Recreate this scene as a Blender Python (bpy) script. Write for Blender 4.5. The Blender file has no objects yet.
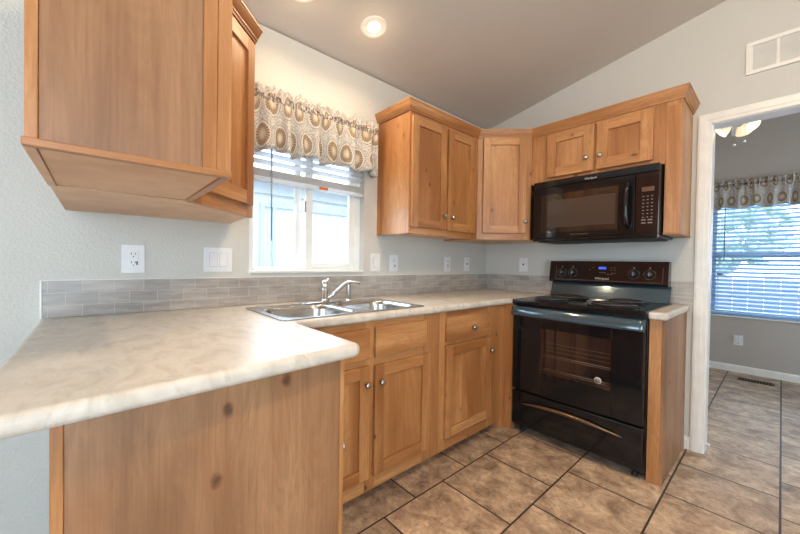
import bpy, bmesh, math, random
from mathutils import Vector, Matrix
random.seed(7)
R = math.radians
S = bpy.context.scene
COL = S.collection

# ------------------------------------------------------------------ camera
YAW, PIT, ROL = R(48.24), R(-0.734), R(0.901)
cam_d = bpy.data.cameras.new('camera')
cam_d.sensor_fit = 'HORIZONTAL'; cam_d.sensor_width = 36.0
cam_d.lens = 341.1 * 36.0 / 800.0
cam_d.clip_start = 0.02; cam_d.clip_end = 200
cam = bpy.data.objects.new('camera', cam_d); COL.objects.link(cam)
fw0 = Vector((-math.sin(YAW), math.cos(YAW), 0)); rt0 = Vector((math.cos(YAW), math.sin(YAW), 0)); uz = Vector((0, 0, 1))
fw = fw0 * math.cos(PIT) + uz * math.sin(PIT)
up0 = -fw0 * math.sin(PIT) + uz * math.cos(PIT)
cr, sr = math.cos(ROL), math.sin(ROL)
rt = rt0 * cr + up0 * sr
up = -rt0 * sr + up0 * cr
M3 = Matrix((rt, up, -fw)).transposed()
cam.matrix_world = Matrix.Translation((1.901, -2.807, 1.152)) @ M3.to_4x4()
S.camera = cam

# ------------------------------------------------------------------ view, world, large lights
S.view_settings.view_transform = 'Standard'
S.view_settings.look = 'None'
S.view_settings.exposure = 0.0
S.view_settings.gamma = 1.0
S.view_settings.use_curve_mapping = False
S.cycles.use_denoising = True
S.cycles.max_bounces = 10
S.cycles.diffuse_bounces = 5
S.cycles.transparent_max_bounces = 24
S.cycles.sample_clamp_indirect = 4.0
S.cycles.caustics_reflective = False
S.cycles.caustics_refractive = False

W = bpy.data.worlds.new('sky'); S.world = W; W.use_nodes = True
wn = W.node_tree.nodes; wl = W.node_tree.links
bg = wn['Background']
wg = wn.new('ShaderNodeTexGradient'); wc = wn.new('ShaderNodeTexCoord'); wm = wn.new('ShaderNodeMapping')
wr = wn.new('ShaderNodeValToRGB')
wm.inputs['Rotation'].default_value = (0, R(90), 0)
wl.new(wc.outputs['Generated'], wm.inputs[0]); wl.new(wm.outputs[0], wg.inputs[0]); wl.new(wg.outputs[0], wr.inputs[0])
wr.color_ramp.elements[0].color = (0.84, 0.92, 1.0, 1); wr.color_ramp.elements[1].color = (0.60, 0.80, 1.0, 1)
wl.new(wr.outputs[0], bg.inputs[0])
bg.inputs[1].default_value = 5.5

def area(name, loc, target, sx, sy, power, col):
    d = bpy.data.lights.new(name, 'AREA'); d.shape = 'RECTANGLE'; d.size = sx; d.size_y = sy
    d.energy = power; d.color = col
    o = bpy.data.objects.new(name, d); COL.objects.link(o)
    o.location = loc
    v = Vector(target) - Vector(loc)
    o.rotation_euler = v.to_track_quat('-Z', 'Y').to_euler()
    return o
# daylight entering by the living-room windows behind the camera
area('daylight_front_window', (1.7, -6.62, 1.55), (1.5, 0, 1.2), 2.3, 1.5, 32, (0.50, 0.79, 1.0))
area('daylight_patio_door', (4.12, -3.6, 1.15), (0, -3.2, 1.1), 1.7, 1.9, 50, (0.50, 0.79, 1.0))
area('daylight_kitchen_window', (-0.16, -1.83, 1.36), (1.2, -1.6, 0.6), 0.7, 0.45, 6, (0.72, 0.88, 1.0))

area('fill_dining_side', (4.12, 1.3, 1.5), (1.5, 1.6, 0.7), 1.2, 1.1, 20, (0.48, 0.76, 1.0))  # added fill light, brightens the dining room from an unseen side

# ------------------------------------------------------------------ materials
def newmat(name):
    m = bpy.data.materials.new(name); m.use_nodes = True
    nt = m.node_tree; b = nt.nodes['Principled BSDF']
    return m, nt, b
def N(nt, t, **kw):
    n = nt.nodes.new(t)
    for k, v in kw.items():
        if hasattr(n, k): setattr(n, k, v)
        else: n.inputs[k].default_value = v
    return n
def ramp(nt, src, stops):
    r = nt.nodes.new('ShaderNodeValToRGB'); cr_ = r.color_ramp
    while len(cr_.elements) < len(stops): cr_.elements.new(0.5)
    for e, (p, c) in zip(cr_.elements, stops):
        e.position = p; e.color = (c[0], c[1], c[2], 1) if len(c) == 3 else c
    nt.links.new(src, r.inputs[0]); return r
def mapping(nt, src, scale=(1, 1, 1), loc=(0, 0, 0), rot=(0, 0, 0)):
    m = nt.nodes.new('ShaderNodeMapping'); m.inputs['Scale'].default_value = scale
    m.inputs['Location'].default_value = loc; m.inputs['Rotation'].default_value = rot
    nt.links.new(src, m.inputs[0]); return m.outputs[0]
def mathn(nt, op, a, b=None, clamp=False):
    n = nt.nodes.new('ShaderNodeMath'); n.operation = op; n.use_clamp = clamp
    for i, v in enumerate((a, b)):
        if v is None: continue
        if isinstance(v, (int, float)): n.inputs[i].default_value = v
        else: nt.links.new(v, n.inputs[i])
    return n.outputs[0]
def mixc(nt, fac, a, b, mode='MIX'):
    n = nt.nodes.new('ShaderNodeMix'); n.data_type = 'RGBA'; n.blend_type = mode
    if isinstance(fac, (int, float)): n.inputs[0].default_value = fac
    else: nt.links.new(fac, n.inputs[0])
    for i, v in ((6, a), (7, b)):
        if isinstance(v, tuple): n.inputs[i].default_value = (*v[:3], 1)
        else: nt.links.new(v, n.inputs[i])
    return n.outputs[2]
def bump(nt, b, h, strength=0.2, dist=0.01):
    n = nt.nodes.new('ShaderNodeBump'); n.inputs['Strength'].default_value = strength; n.inputs['Distance'].default_value = dist
    nt.links.new(h, n.inputs['Height']); nt.links.new(n.outputs[0], b.inputs['Normal'])

def plain(name, col, rough=0.5, metal=0.0, coat=0.0, spec=0.5, emit=None, es=0, noise=0.04):
    m, nt, b = newmat(name)
    tc = N(nt, 'ShaderNodeTexCoord')
    nz = N(nt, 'ShaderNodeTexNoise', Scale=14.0, Detail=3.0); nt.links.new(tc.outputs['Object'], nz.inputs['Vector'])
    lo = tuple(max(0, c * (1 - noise)) for c in col); hi = tuple(min(1, c * (1 + noise)) for c in col)
    r = ramp(nt, nz.outputs['Fac'], [(0.3, lo), (0.7, hi)])
    nt.links.new(r.outputs[0], b.inputs['Base Color'])
    b.inputs['Roughness'].default_value = rough; b.inputs['Metallic'].default_value = metal
    b.inputs['Coat Weight'].default_value = coat; b.inputs['Specular IOR Level'].default_value = spec
    if emit:
        b.inputs['Emission Color'].default_value = (*emit, 1); b.inputs['Emission Strength'].default_value = es
    return m

def wood(name, vertical=True, dark=(0.31, 0.120, 0.036), mid=(0.46, 0.210, 0.077), light=(0.59, 0.30, 0.120), rough=0.36, knots=True, spec=0.5, ks=1.25, kr=1.0):
    m, nt, b = newmat(name)
    tc = N(nt, 'ShaderNodeTexCoord'); oi = N(nt, 'ShaderNodeObjectInfo')
    add = N(nt, 'ShaderNodeVectorMath', operation='ADD'); mul = N(nt, 'ShaderNodeVectorMath', operation='SCALE')
    comb = N(nt, 'ShaderNodeCombineXYZ')
    nt.links.new(oi.outputs['Random'], comb.inputs[0]); nt.links.new(oi.outputs['Random'], comb.inputs[1]); nt.links.new(oi.outputs['Random'], comb.inputs[2])
    nt.links.new(comb.outputs[0], mul.inputs[0]); mul.inputs['Scale'].default_value = 9.0
    nt.links.new(tc.outputs['Object'], add.inputs[0]); nt.links.new(mul.outputs[0], add.inputs[1])
    P = add.outputs[0]
    a, c = (1.0, 0.14) if vertical else (0.14, 1.0)
    # broad boards of slightly different tone
    broad = N(nt, 'ShaderNodeTexNoise', Scale=1.0, Detail=3.0, Distortion=0.5)
    nt.links.new(mapping(nt, P, (6.5 * a, 6.5 * a, 6.5 * c)), broad.inputs['Vector'])
    # cathedral-like growth bands
    w = N(nt, 'ShaderNodeTexNoise', Scale=1.0, Detail=5.0, Distortion=1.1, Roughness=0.55)
    nt.links.new(mapping(nt, P, (15 * a, 15 * a, 15 * c)), w.inputs['Vector'])
    bands = mathn(nt, 'FRACT', mathn(nt, 'MULTIPLY', w.outputs['Fac'], 7.0))
    bands = mathn(nt, 'MULTIPLY', mathn(nt, 'ABSOLUTE', mathn(nt, 'SUBTRACT', bands, 0.5)), 2.0)
    # pores
    fine = N(nt, 'ShaderNodeTexNoise', Scale=1.0, Detail=4.0, Roughness=0.7)
    nt.links.new(mapping(nt, P, (150 * a, 150 * a, 30 * c if vertical else 150)) if vertical else mapping(nt, P, (5, 5, 150)), fine.inputs['Vector'])
    base = ramp(nt, broad.outputs['Fac'], [(0.34, dark), (0.5, mid), (0.66, light)]).outputs[0]
    base = mixc(nt, mathn(nt, 'MULTIPLY', mathn(nt, 'SUBTRACT', 1.0, bands), 0.38), base, dark)
    fr = ramp(nt, fine.outputs['Fac'], [(0.3, (0.80, 0.76, 0.72)), (0.62, (1.04, 1.04, 1.04))]).outputs[0]
    base = mixc(nt, 0.75, base, fr, 'MULTIPLY')
    if knots:
        vo = N(nt, 'ShaderNodeTexVoronoi', Scale=1.0, Randomness=1.0)
        nt.links.new(mapping(nt, P, (7.0 * ks, 7.0 * ks, 4.6 * ks) if vertical else (4.6, 4.6, 7.0)), vo.inputs['Vector'])
        nk = N(nt, 'ShaderNodeTexNoise', Scale=45.0, Detail=3.0); nt.links.new(P, nk.inputs['Vector'])
        d = mathn(nt, 'ADD', vo.outputs['Distance'], mathn(nt, 'MULTIPLY', mathn(nt, 'SUBTRACT', nk.outputs['Fac'], 0.5), 0.12))
        d = mathn(nt, 'MULTIPLY', d, kr)
        halo = ramp(nt, d, [(0.0, (1, 1, 1)), (0.09, (0.55, 0.55, 0.55)), (0.24, (0, 0, 0))]).outputs[0]
        core = ramp(nt, d, [(0.0, (1, 1, 1)), (0.045, (1, 1, 1)), (0.09, (0, 0, 0))]).outputs[0]
        base = mixc(nt, mathn(nt, 'MULTIPLY', halo, 0.5), base, (0.30, 0.115, 0.042))
        base = mixc(nt, mathn(nt, 'MULTIPLY', core, 0.85), base, (0.075, 0.03, 0.015))
    nt.links.new(base, b.inputs['Base Color'])
    b.inputs['Roughness'].default_value = rough
    b.inputs['Specular IOR Level'].default_value = spec
    bump(nt, b, fine.outputs['Fac'], 0.05, 0.002)
    return m

MT = {}
MT['wood_v'] = wood('alder_wood_vertical_grain', True)
MT['wood_h'] = wood('alder_wood_horizontal_grain', False)
MT['wood_bounce'] = wood('alder_wood_painted_bounce', False, dark=(0.60, 0.36, 0.21), mid=(0.74, 0.49, 0.31), light=(0.80, 0.56, 0.37), knots=False, rough=0.5)  # lighter wood; light bounced up from the counter is put into the colour
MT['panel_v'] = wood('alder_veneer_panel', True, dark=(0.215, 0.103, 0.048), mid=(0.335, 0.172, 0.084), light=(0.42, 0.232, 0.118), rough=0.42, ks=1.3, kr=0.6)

def wallmat(name, col, sc=1.0, bs=0.22):
    m, nt, b = newmat(name)
    tc = N(nt, 'ShaderNodeTexCoord')
    n1 = N(nt, 'ShaderNodeTexNoise', Scale=95.0 * sc, Detail=2.0, Roughness=0.45); nt.links.new(tc.outputs['Object'], n1.inputs['Vector'])
    n2 = N(nt, 'ShaderNodeTexNoise', Scale=1.2, Detail=2.0); nt.links.new(tc.outputs['Object'], n2.inputs['Vector'])
    r = ramp(nt, n2.outputs['Fac'], [(0.3, tuple(c * 0.98 for c in col)), (0.7, tuple(c * 1.02 for c in col))])
    nt.links.new(r.outputs[0], b.inputs['Base Color'])
    h = ramp(nt, n1.outputs['Fac'], [(0.42, (0, 0, 0)), (0.62, (1, 1, 1))]).outputs[0]
    bump(nt, b, h, bs, 0.004)
    b.inputs['Roughness'].default_value = 0.62; b.inputs['Specular IOR Level'].default_value = 0.3
    return m
MT['wall'] = wallmat('orange_peel_wall_paint', (0.59, 0.585, 0.553))
MT['wall_d'] = wallmat('dining_wall_darker', (0.47, 0.43, 0.40))  # darker tone than the kitchen walls
MT['ceiling'] = wallmat('ceiling_paint', (0.68, 0.625, 0.56), 0.8, 0.07)
MT['trim'] = plain('white_trim_paint', (0.80, 0.79, 0.76), 0.35)
MT['vinyl'] = plain('white_vinyl', (0.80, 0.83, 0.83), 0.35)
MT['gap'] = plain('grey_painted_shadow_line', (0.38, 0.38, 0.39), 0.5)
MT['plate'] = plain('white_plastic', (0.76, 0.76, 0.78), 0.35)
MT['plate_dark'] = plain('socket_slot_black', (0.03, 0.03, 0.03), 0.5)
MT['blue_led'] = plain('blue_button', (0.03, 0.14, 0.25), 0.4)
MT['black'] = plain('gloss_black_enamel', (0.006, 0.0065, 0.008), 0.09, spec=0.45)
MT['black_refl'] = plain('black_trim_painted_reflection', (0.040, 0.075, 0.100), 0.14, coat=1.0, metal=0.35)  # gloss black parts; their bluish reflection is put into the base colour
MT['dial'] = plain('silver_dial_print', (0.42, 0.42, 0.42), 0.4)
MT['black_p'] = plain('satin_black_plastic', (0.018, 0.018, 0.02), 0.28)
MT['black_m'] = plain('matte_black', (0.012, 0.012, 0.012), 0.6)
MT['brownblack'] = plain('brown_black_glass', (0.018, 0.009, 0.008), 0.10, spec=0.32)
MT['coil'] = plain('burner_coil_grey', (0.06, 0.055, 0.055), 0.42, metal=0.5)
MT['chrome'] = plain('chrome', (0.80, 0.80, 0.80), 0.12, metal=1.0, noise=0.01)
MT['nickel'] = plain('brushed_nickel', (0.48, 0.465, 0.44), 0.28, metal=1.0)
MT['rack'] = plain('oven_rack_wire', (0.80, 0.66, 0.50), 0.4, metal=0.3)
MT['letter'] = plain('pale_grey_lettering', (0.62, 0.60, 0.56), 0.4)
MT['letter_dim'] = plain('dim_grey_lettering', (0.20, 0.165, 0.16), 0.4)
MT['screen_blue'] = plain('blue_lit_display', (0.01, 0.02, 0.2), 0.3, emit=(0.03, 0.10, 0.9), es=1.6)
MT['screen_amber'] = plain('amber_display', (0.07, 0.03, 0.015), 0.3, emit=(0.9, 0.35, 0.12), es=0.05)
MT['orange_tag'] = plain('orange_sticker', (0.75, 0.16, 0.03), 0.5)
MT['lamp'] = plain('lit_lamp_lens', (1, 0.95, 0.85), 0.4, emit=(1.0, 0.86, 0.66), es=9)
MT['shade_glow'] = plain('lit_frosted_glass', (1, 0.9, 0.75), 0.4, emit=(1.0, 0.74, 0.42), es=0.7)
MT['grille'] = plain('vent_grey_mesh', (0.66, 0.66, 0.64), 0.6)
MT['oven_liner'] = plain('oven_liner_grey_purple', (0.085, 0.066, 0.068), 0.5)
MT['void'] = plain('dark_recess', (0.03, 0.022, 0.018), 0.9)
MT['fan_white'] = plain('fan_white', (0.74, 0.74, 0.76), 0.4)
MT['siding'] = plain('white_siding', (0.66, 0.70, 0.74), 0.6)
MT['roofm'] = plain('pale_roof', (0.55, 0.58, 0.60), 0.8)
MT['tree'] = plain('foliage_green', (0.50, 0.60, 0.46), 0.8, noise=0.4)
MT['bark'] = plain('bark_brown', (0.12, 0.08, 0.05), 0.9, noise=0.3)
MT['fence'] = plain('grey_fence_board', (0.42, 0.42, 0.44), 0.8)
MT['register'] = plain('brown_floor_register', (0.06, 0.045, 0.035), 0.45, metal=0.5)

def steel():
    m, nt, b = newmat('brushed_stainless')
    tc = N(nt, 'ShaderNodeTexCoord'); n = N(nt, 'ShaderNodeTexNoise', Scale=1.0, Detail=2.0)
    nt.links.new(mapping(nt, tc.outputs['Object'], (400, 12, 60)), n.inputs['Vector'])
    r = ramp(nt, n.outputs['Fac'], [(0.3, (0.46, 0.45, 0.44)), (0.7, (0.60, 0.59, 0.58))]); nt.links.new(r.outputs[0], b.inputs['Base Color'])
    b.inputs['Metallic'].default_value = 1; b.inputs['Roughness'].default_value = 0.24
    return m
MT['steel'] = steel()

def counter():
    m, nt, b = newmat('cream_stone_laminate')
    tc = N(nt, 'ShaderNodeTexCoord'); P = tc.outputs['Object']
    n1 = N(nt, 'ShaderNodeTexNoise', Scale=1.0, Detail=7.0, Roughness=0.62, Distortion=1.4)
    nt.links.new(mapping(nt, P, (8, 13, 8), rot=(0, 0, 0.5)), n1.inputs['Vector'])
    n2 = N(nt, 'ShaderNodeTexNoise', Scale=1.0, Detail=5.0, Roughness=0.6, Distortion=2.0)
    nt.links.new(mapping(nt, P, (15, 28, 15), rot=(0, 0, 0.7)), n2.inputs['Vector'])
    c = ramp(nt, n1.outputs['Fac'], [(0.3, (0.49, 0.445, 0.385)), (0.5, (0.61, 0.565, 0.505)), (0.7, (0.69, 0.65, 0.59))]).outputs[0]
    v = ramp(nt, n2.outputs['Fac'], [(0.34, (1, 1, 1)), (0.43, (0, 0, 0))]).outputs[0]
    c = mixc(nt, mathn(nt, 'MULTIPLY', v, 0.24), c, (0.36, 0.315, 0.27))
    nt.links.new(c, b.inputs['Base Color']); b.inputs['Roughness'].default_value = 0.36; b.inputs['Specular IOR Level'].default_value = 0.38
    return m
MT['counter'] = counter()

def brick(nt, vec, rw, rh, mortar, c1, c2, cm, offset=0.5, smooth=0.1):
    n = nt.nodes.new('ShaderNodeTexBrick'); n.offset = offset; n.offset_frequency = 2; n.squash = 1.0
    n.inputs['Scale'].default_value = 1.0; n.inputs['Mortar Size'].default_value = mortar; n.inputs['Mortar Smooth'].default_value = smooth
    n.inputs['Brick Width'].default_value = rw; n.inputs['Row Height'].default_value = rh; n.inputs['Bias'].default_value = 0.0
    n.inputs['Color1'].default_value = (*c1, 1); n.inputs['Color2'].default_value = (*c2, 1); n.inputs['Mortar'].default_value = (*cm, 1)
    nt.links.new(vec, n.inputs['Vector']); return n

def floormat():
    m, nt, b = newmat('brown_stone_floor_tile')
    tc = N(nt, 'ShaderNodeTexCoord'); sp = N(nt, 'ShaderNodeSeparateXYZ'); nt.links.new(tc.outputs['Object'], sp.inputs[0])
    cb = N(nt, 'ShaderNodeCombineXYZ')
    # rows run along world Y, stacked along X
    nt.links.new(mathn(nt, 'ADD', sp.outputs['Y'], 20 * 0.397 - 0.155), cb.inputs[0])
    nt.links.new(mathn(nt, 'ADD', sp.outputs['X'], 8 * 0.397 - 0.330 - 0.397 * 2 + 0.0), cb.inputs[1])
    br = brick(nt, cb.outputs[0], 0.397, 0.397, 0.0045, (0, 0, 0), (1, 1, 1), (0.5, 0.5, 0.5))
    P = tc.outputs['Object']
    # every tile gets its own patch of pattern
    sc = N(nt, 'ShaderNodeVectorMath', operation='SCALE'); sc.inputs['Scale'].default_value = 5.0
    nt.links.new(br.outputs['Color'], sc.inputs[0])
    ad = N(nt, 'ShaderNodeVectorMath', operation='ADD'); nt.links.new(P, ad.inputs[0]); nt.links.new(sc.outputs[0], ad.inputs[1])
    Q = ad.outputs[0]
    n1 = N(nt, 'ShaderNodeTexNoise', Scale=1.0, Detail=8.0, Roughness=0.70, Distortion=0.5)
    nt.links.new(mapping(nt, Q, (8, 9, 8)), n1.inputs['Vector'])
    n2 = N(nt, 'ShaderNodeTexNoise', Scale=1.0, Detail=5.0, Roughness=0.7, Distortion=0.8)
    nt.links.new(mapping(nt, Q, (34, 36, 30)), n2.inputs['Vector'])
    c = ramp(nt, n1.outputs['Fac'], [(0.30, (0.17, 0.115, 0.085)), (0.43, (0.35, 0.25, 0.18)), (0.56, (0.53, 0.40, 0.288)), (0.70, (0.72, 0.58, 0.43))]).outputs[0]
    d = ramp(nt, n2.outputs['Fac'], [(0.32, (0.55, 0.52, 0.51)), (0.46, (0.93, 0.92, 0.92)), (0.70, (1.25, 1.22, 1.18))]).outputs[0]
    c = mixc(nt, 0.85, c, d, 'MULTIPLY')
    tone = mixc(nt, br.outputs['Color'], (0.90, 0.90, 0.90), (1.10, 1.08, 1.06))
    c = mixc(nt, 1.0, c, tone, 'MULTIPLY')
    c = mixc(nt, br.outputs['Fac'], c, (0.028, 0.022, 0.020))
    nt.links.new(c, b.inputs['Base Color'])
    rr = ramp(nt, n2.outputs['Fac'], [(0.3, (0.42, 0.42, 0.42)), (0.7, (0.60, 0.60, 0.60))]).outputs[0]
    nt.links.new(rr, b.inputs['Roughness']); b.inputs['Specular IOR Level'].default_value = 0.35
    h = mathn(nt, 'SUBTRACT', mathn(nt, 'MULTIPLY', n2.outputs['Fac'], 0.25), br.outputs['Fac'])
    bump(nt, b, h, 0.25, 0.003)
    return m
MT['floor'] = floormat()

def splashmat(name, ax):
    m, nt, b = newmat(name)
    tc = N(nt, 'ShaderNodeTexCoord'); sp = N(nt, 'ShaderNodeSeparateXYZ'); nt.links.new(tc.outputs['Object'], sp.inputs[0])
    cb = N(nt, 'ShaderNodeCombineXYZ')
    nt.links.new(mathn(nt, 'ADD', sp.outputs[ax], 5.0 + (0.096 if ax == 'Y' else 0.0)), cb.inputs[0])
    nt.links.new(mathn(nt, 'SUBTRACT', sp.outputs['Z'], 0.9125 - 0.049 * 2), cb.inputs[1])
    br = brick(nt, cb.outputs[0], 0.1, 0.049, 0.0013, (0.0, 0.0, 0.0), (1, 1, 1), (0.5, 0.5, 0.5), smooth=0.2)
    n1 = N(nt, 'ShaderNodeTexNoise', Scale=1.0, Detail=5.0, Roughness=0.6)
    nt.links.new(mapping(nt, tc.outputs['Object'], (7, 7, 45)), n1.inputs['Vector'])
    c = ramp(nt, n1.outputs['Fac'], [(0.3, (0.30, 0.27, 0.25)), (0.5, (0.38, 0.35, 0.325)), (0.72, (0.48, 0.445, 0.415))]).outputs[0]
    tone = mixc(nt, br.outputs['Color'], (0.88, 0.88, 0.88), (1.10, 1.09, 1.08))
    c = mixc(nt, 1.0, c, tone, 'MULTIPLY')
    c = mixc(nt, br.outputs['Fac'], c, (0.50, 0.48, 0.46))
    nt.links.new(c, b.inputs['Base Color']); b.inputs['Roughness'].default_value = 0.33
    bump(nt, b, mathn(nt, 'SUBTRACT', 1.0, br.outputs['Fac']), 0.5, 0.002)
    return m
MT['splash_a'] = splashmat('grey_stone_backsplash_long', 'Y')
MT['splash_b'] = splashmat('grey_stone_backsplash_short', 'X')

def glassmat(name, tint=(0.96, 0.98, 1.0), refl=0.08):
    m, nt, b = newmat(name); nt.nodes.remove(b)
    out = nt.nodes['Material Output']
    t = N(nt, 'ShaderNodeBsdfTransparent'); t.inputs[0].default_value = (*tint, 1)
    g = N(nt, 'ShaderNodeBsdfGlossy'); g.inputs['Roughness'].default_value = 0.02
    lw = N(nt, 'ShaderNodeLayerWeight'); lw.inputs[0].default_value = 0.15
    f = mathn(nt, 'ADD', mathn(nt, 'MULTIPLY', lw.outputs['Fresnel'], 0.8), refl * 0.2, clamp=True)
    mx = N(nt, 'ShaderNodeMixShader'); nt.links.new(f, mx.inputs[0]); nt.links.new(t.outputs[0], mx.inputs[1]); nt.links.new(g.outputs[0], mx.inputs[2])
    nt.links.new(mx.outputs[0], out.inputs[0]); return m
MT['glass'] = glassmat('window_glass')
MT['oven_glass'] = glassmat('tinted_oven_glass', (0.75, 0.70, 0.68), 0.4)

def valancemat():
    m, nt, b = newmat('medallion_print_fabric')
    uv = N(nt, 'ShaderNodeTexCoord'); sp = N(nt, 'ShaderNodeSeparateXYZ'); nt.links.new(uv.outputs['UV'], sp.inputs[0])
    U, V = sp.outputs['X'], sp.outputs['Y']
    PW, PH = 0.150, 0.170
    v1 = mathn(nt, 'DIVIDE', V, PH); row = mathn(nt, 'FLOOR', v1)
    u1 = mathn(nt, 'ADD', mathn(nt, 'DIVIDE', U, PW), mathn(nt, 'MULTIPLY', mathn(nt, 'MODULO', row, 2.0), 0.5))
    du = mathn(nt, 'SUBTRACT', mathn(nt, 'FRACT', u1), 0.5); dv = mathn(nt, 'SUBTRACT', mathn(nt, 'FRACT', v1), 0.5)
    r = mathn(nt, 'SQRT', mathn(nt, 'ADD', mathn(nt, 'MULTIPLY', du, du), mathn(nt, 'MULTIPLY', dv, dv)))
    th = mathn(nt, 'ARCTAN2', dv, du)
    spk = mathn(nt, 'SINE', mathn(nt, 'MULTIPLY', th, 22.0))
    base = ramp(nt, r, [(0.0, (0.80, 0.77, 0.70)), (0.10, (0.74, 0.66, 0.54)), (0.17, (0.58, 0.46, 0.33)), (0.30, (0.52, 0.40, 0.28)), (0.345, (0.74, 0.69, 0.62)),
                        (0.375, (0.82, 0.80, 0.76)), (0.42, (0.45, 0.39, 0.34)), (0.46, (0.84, 0.82, 0.79)), (0.50, (0.56, 0.52, 0.48)), (0.56, (0.76, 0.74, 0.70))]).outputs[0]
    band = mathn(nt, 'MULTIPLY', mathn(nt, 'GREATER_THAN', r, 0.19), mathn(nt, 'LESS_THAN', r, 0.335))
    dots = mathn(nt, 'MULTIPLY', band, mathn(nt, 'GREATER_THAN', spk, 0.25))
    c = mixc(nt, mathn(nt, 'MULTIPLY', dots, 0.85), base, (0.16, 0.11, 0.075))
    gap = mathn(nt, 'GREATER_THAN', r, 0.40)
    nz = N(nt, 'ShaderNodeTexNoise', Scale=90.0, Detail=3.0); nt.links.new(uv.outputs['UV'], nz.inputs['Vector'])
    c = mixc(nt, mathn(nt, 'MULTIPLY', mathn(nt, 'MULTIPLY', gap, mathn(nt, 'GREATER_THAN', nz.outputs['Fac'], 0.55)), 0.5), c, (0.28, 0.23, 0.20))
    # woven darker rod-pocket band across the top
    nt.links.new(c, b.inputs['Base Color']); b.inputs['Roughness'].default_value = 0.85; b.inputs['Specular IOR Level'].default_value = 0.15
    tr = N(nt, 'ShaderNodeBsdfTranslucent'); nt.links.new(c, tr.inputs[0])
    mx = N(nt, 'ShaderNodeMixShader'); mx.inputs[0].default_value = 0.35
    nt.links.new(b.outputs[0], mx.inputs[1]); nt.links.new(tr.outputs[0], mx.inputs[2]); nt.links.new(mx.outputs[0], nt.nodes['Material Output'].inputs[0])
    return m
MT['valance'] = valancemat()
def bandmat():
    m, nt, b = newmat('mottled_gathered_rod_pocket')
    tc = N(nt, 'ShaderNodeTexCoord'); nz = N(nt, 'ShaderNodeTexNoise', Scale=1.0, Detail=3.0)
    nt.links.new(mapping(nt, tc.outputs['UV'], (70, 40, 1)), nz.inputs['Vector'])
    r = ramp(nt, nz.outputs['Fac'], [(0.40, (0.10, 0.08, 0.08)), (0.52, (0.24, 0.20, 0.18)), (0.60, (0.62, 0.57, 0.50))])
    nt.links.new(r.outputs[0], b.inputs['Base Color']); b.inputs['Roughness'].default_value = 0.9; return m
MT['valance_band'] = bandmat()

def slatmat(name, col, tr=0.4):
    m, nt, b = newmat(name)
    b.inputs['Base Color'].default_value = (*col, 1); b.inputs['Roughness'].default_value = 0.45
    t = N(nt, 'ShaderNodeBsdfTranslucent'); t.inputs[0].default_value = (*col, 1)
    mx = N(nt, 'ShaderNodeMixShader'); mx.inputs[0].default_value = tr
    nt.links.new(b.outputs[0], mx.inputs[1]); nt.links.new(t.outputs[0], mx.inputs[2]); nt.links.new(mx.outputs[0], nt.nodes['Material Output'].inputs[0])
    return m
MT['slat'] = slatmat('white_blind_slat', (0.90, 0.91, 0.92), 0.55)
MT['slat_skylit'] = slatmat('white_slat_sky_tinted', (0.42, 0.68, 0.92), 0.4)  # white slats; the blue of the sky light is put into the colour

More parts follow.
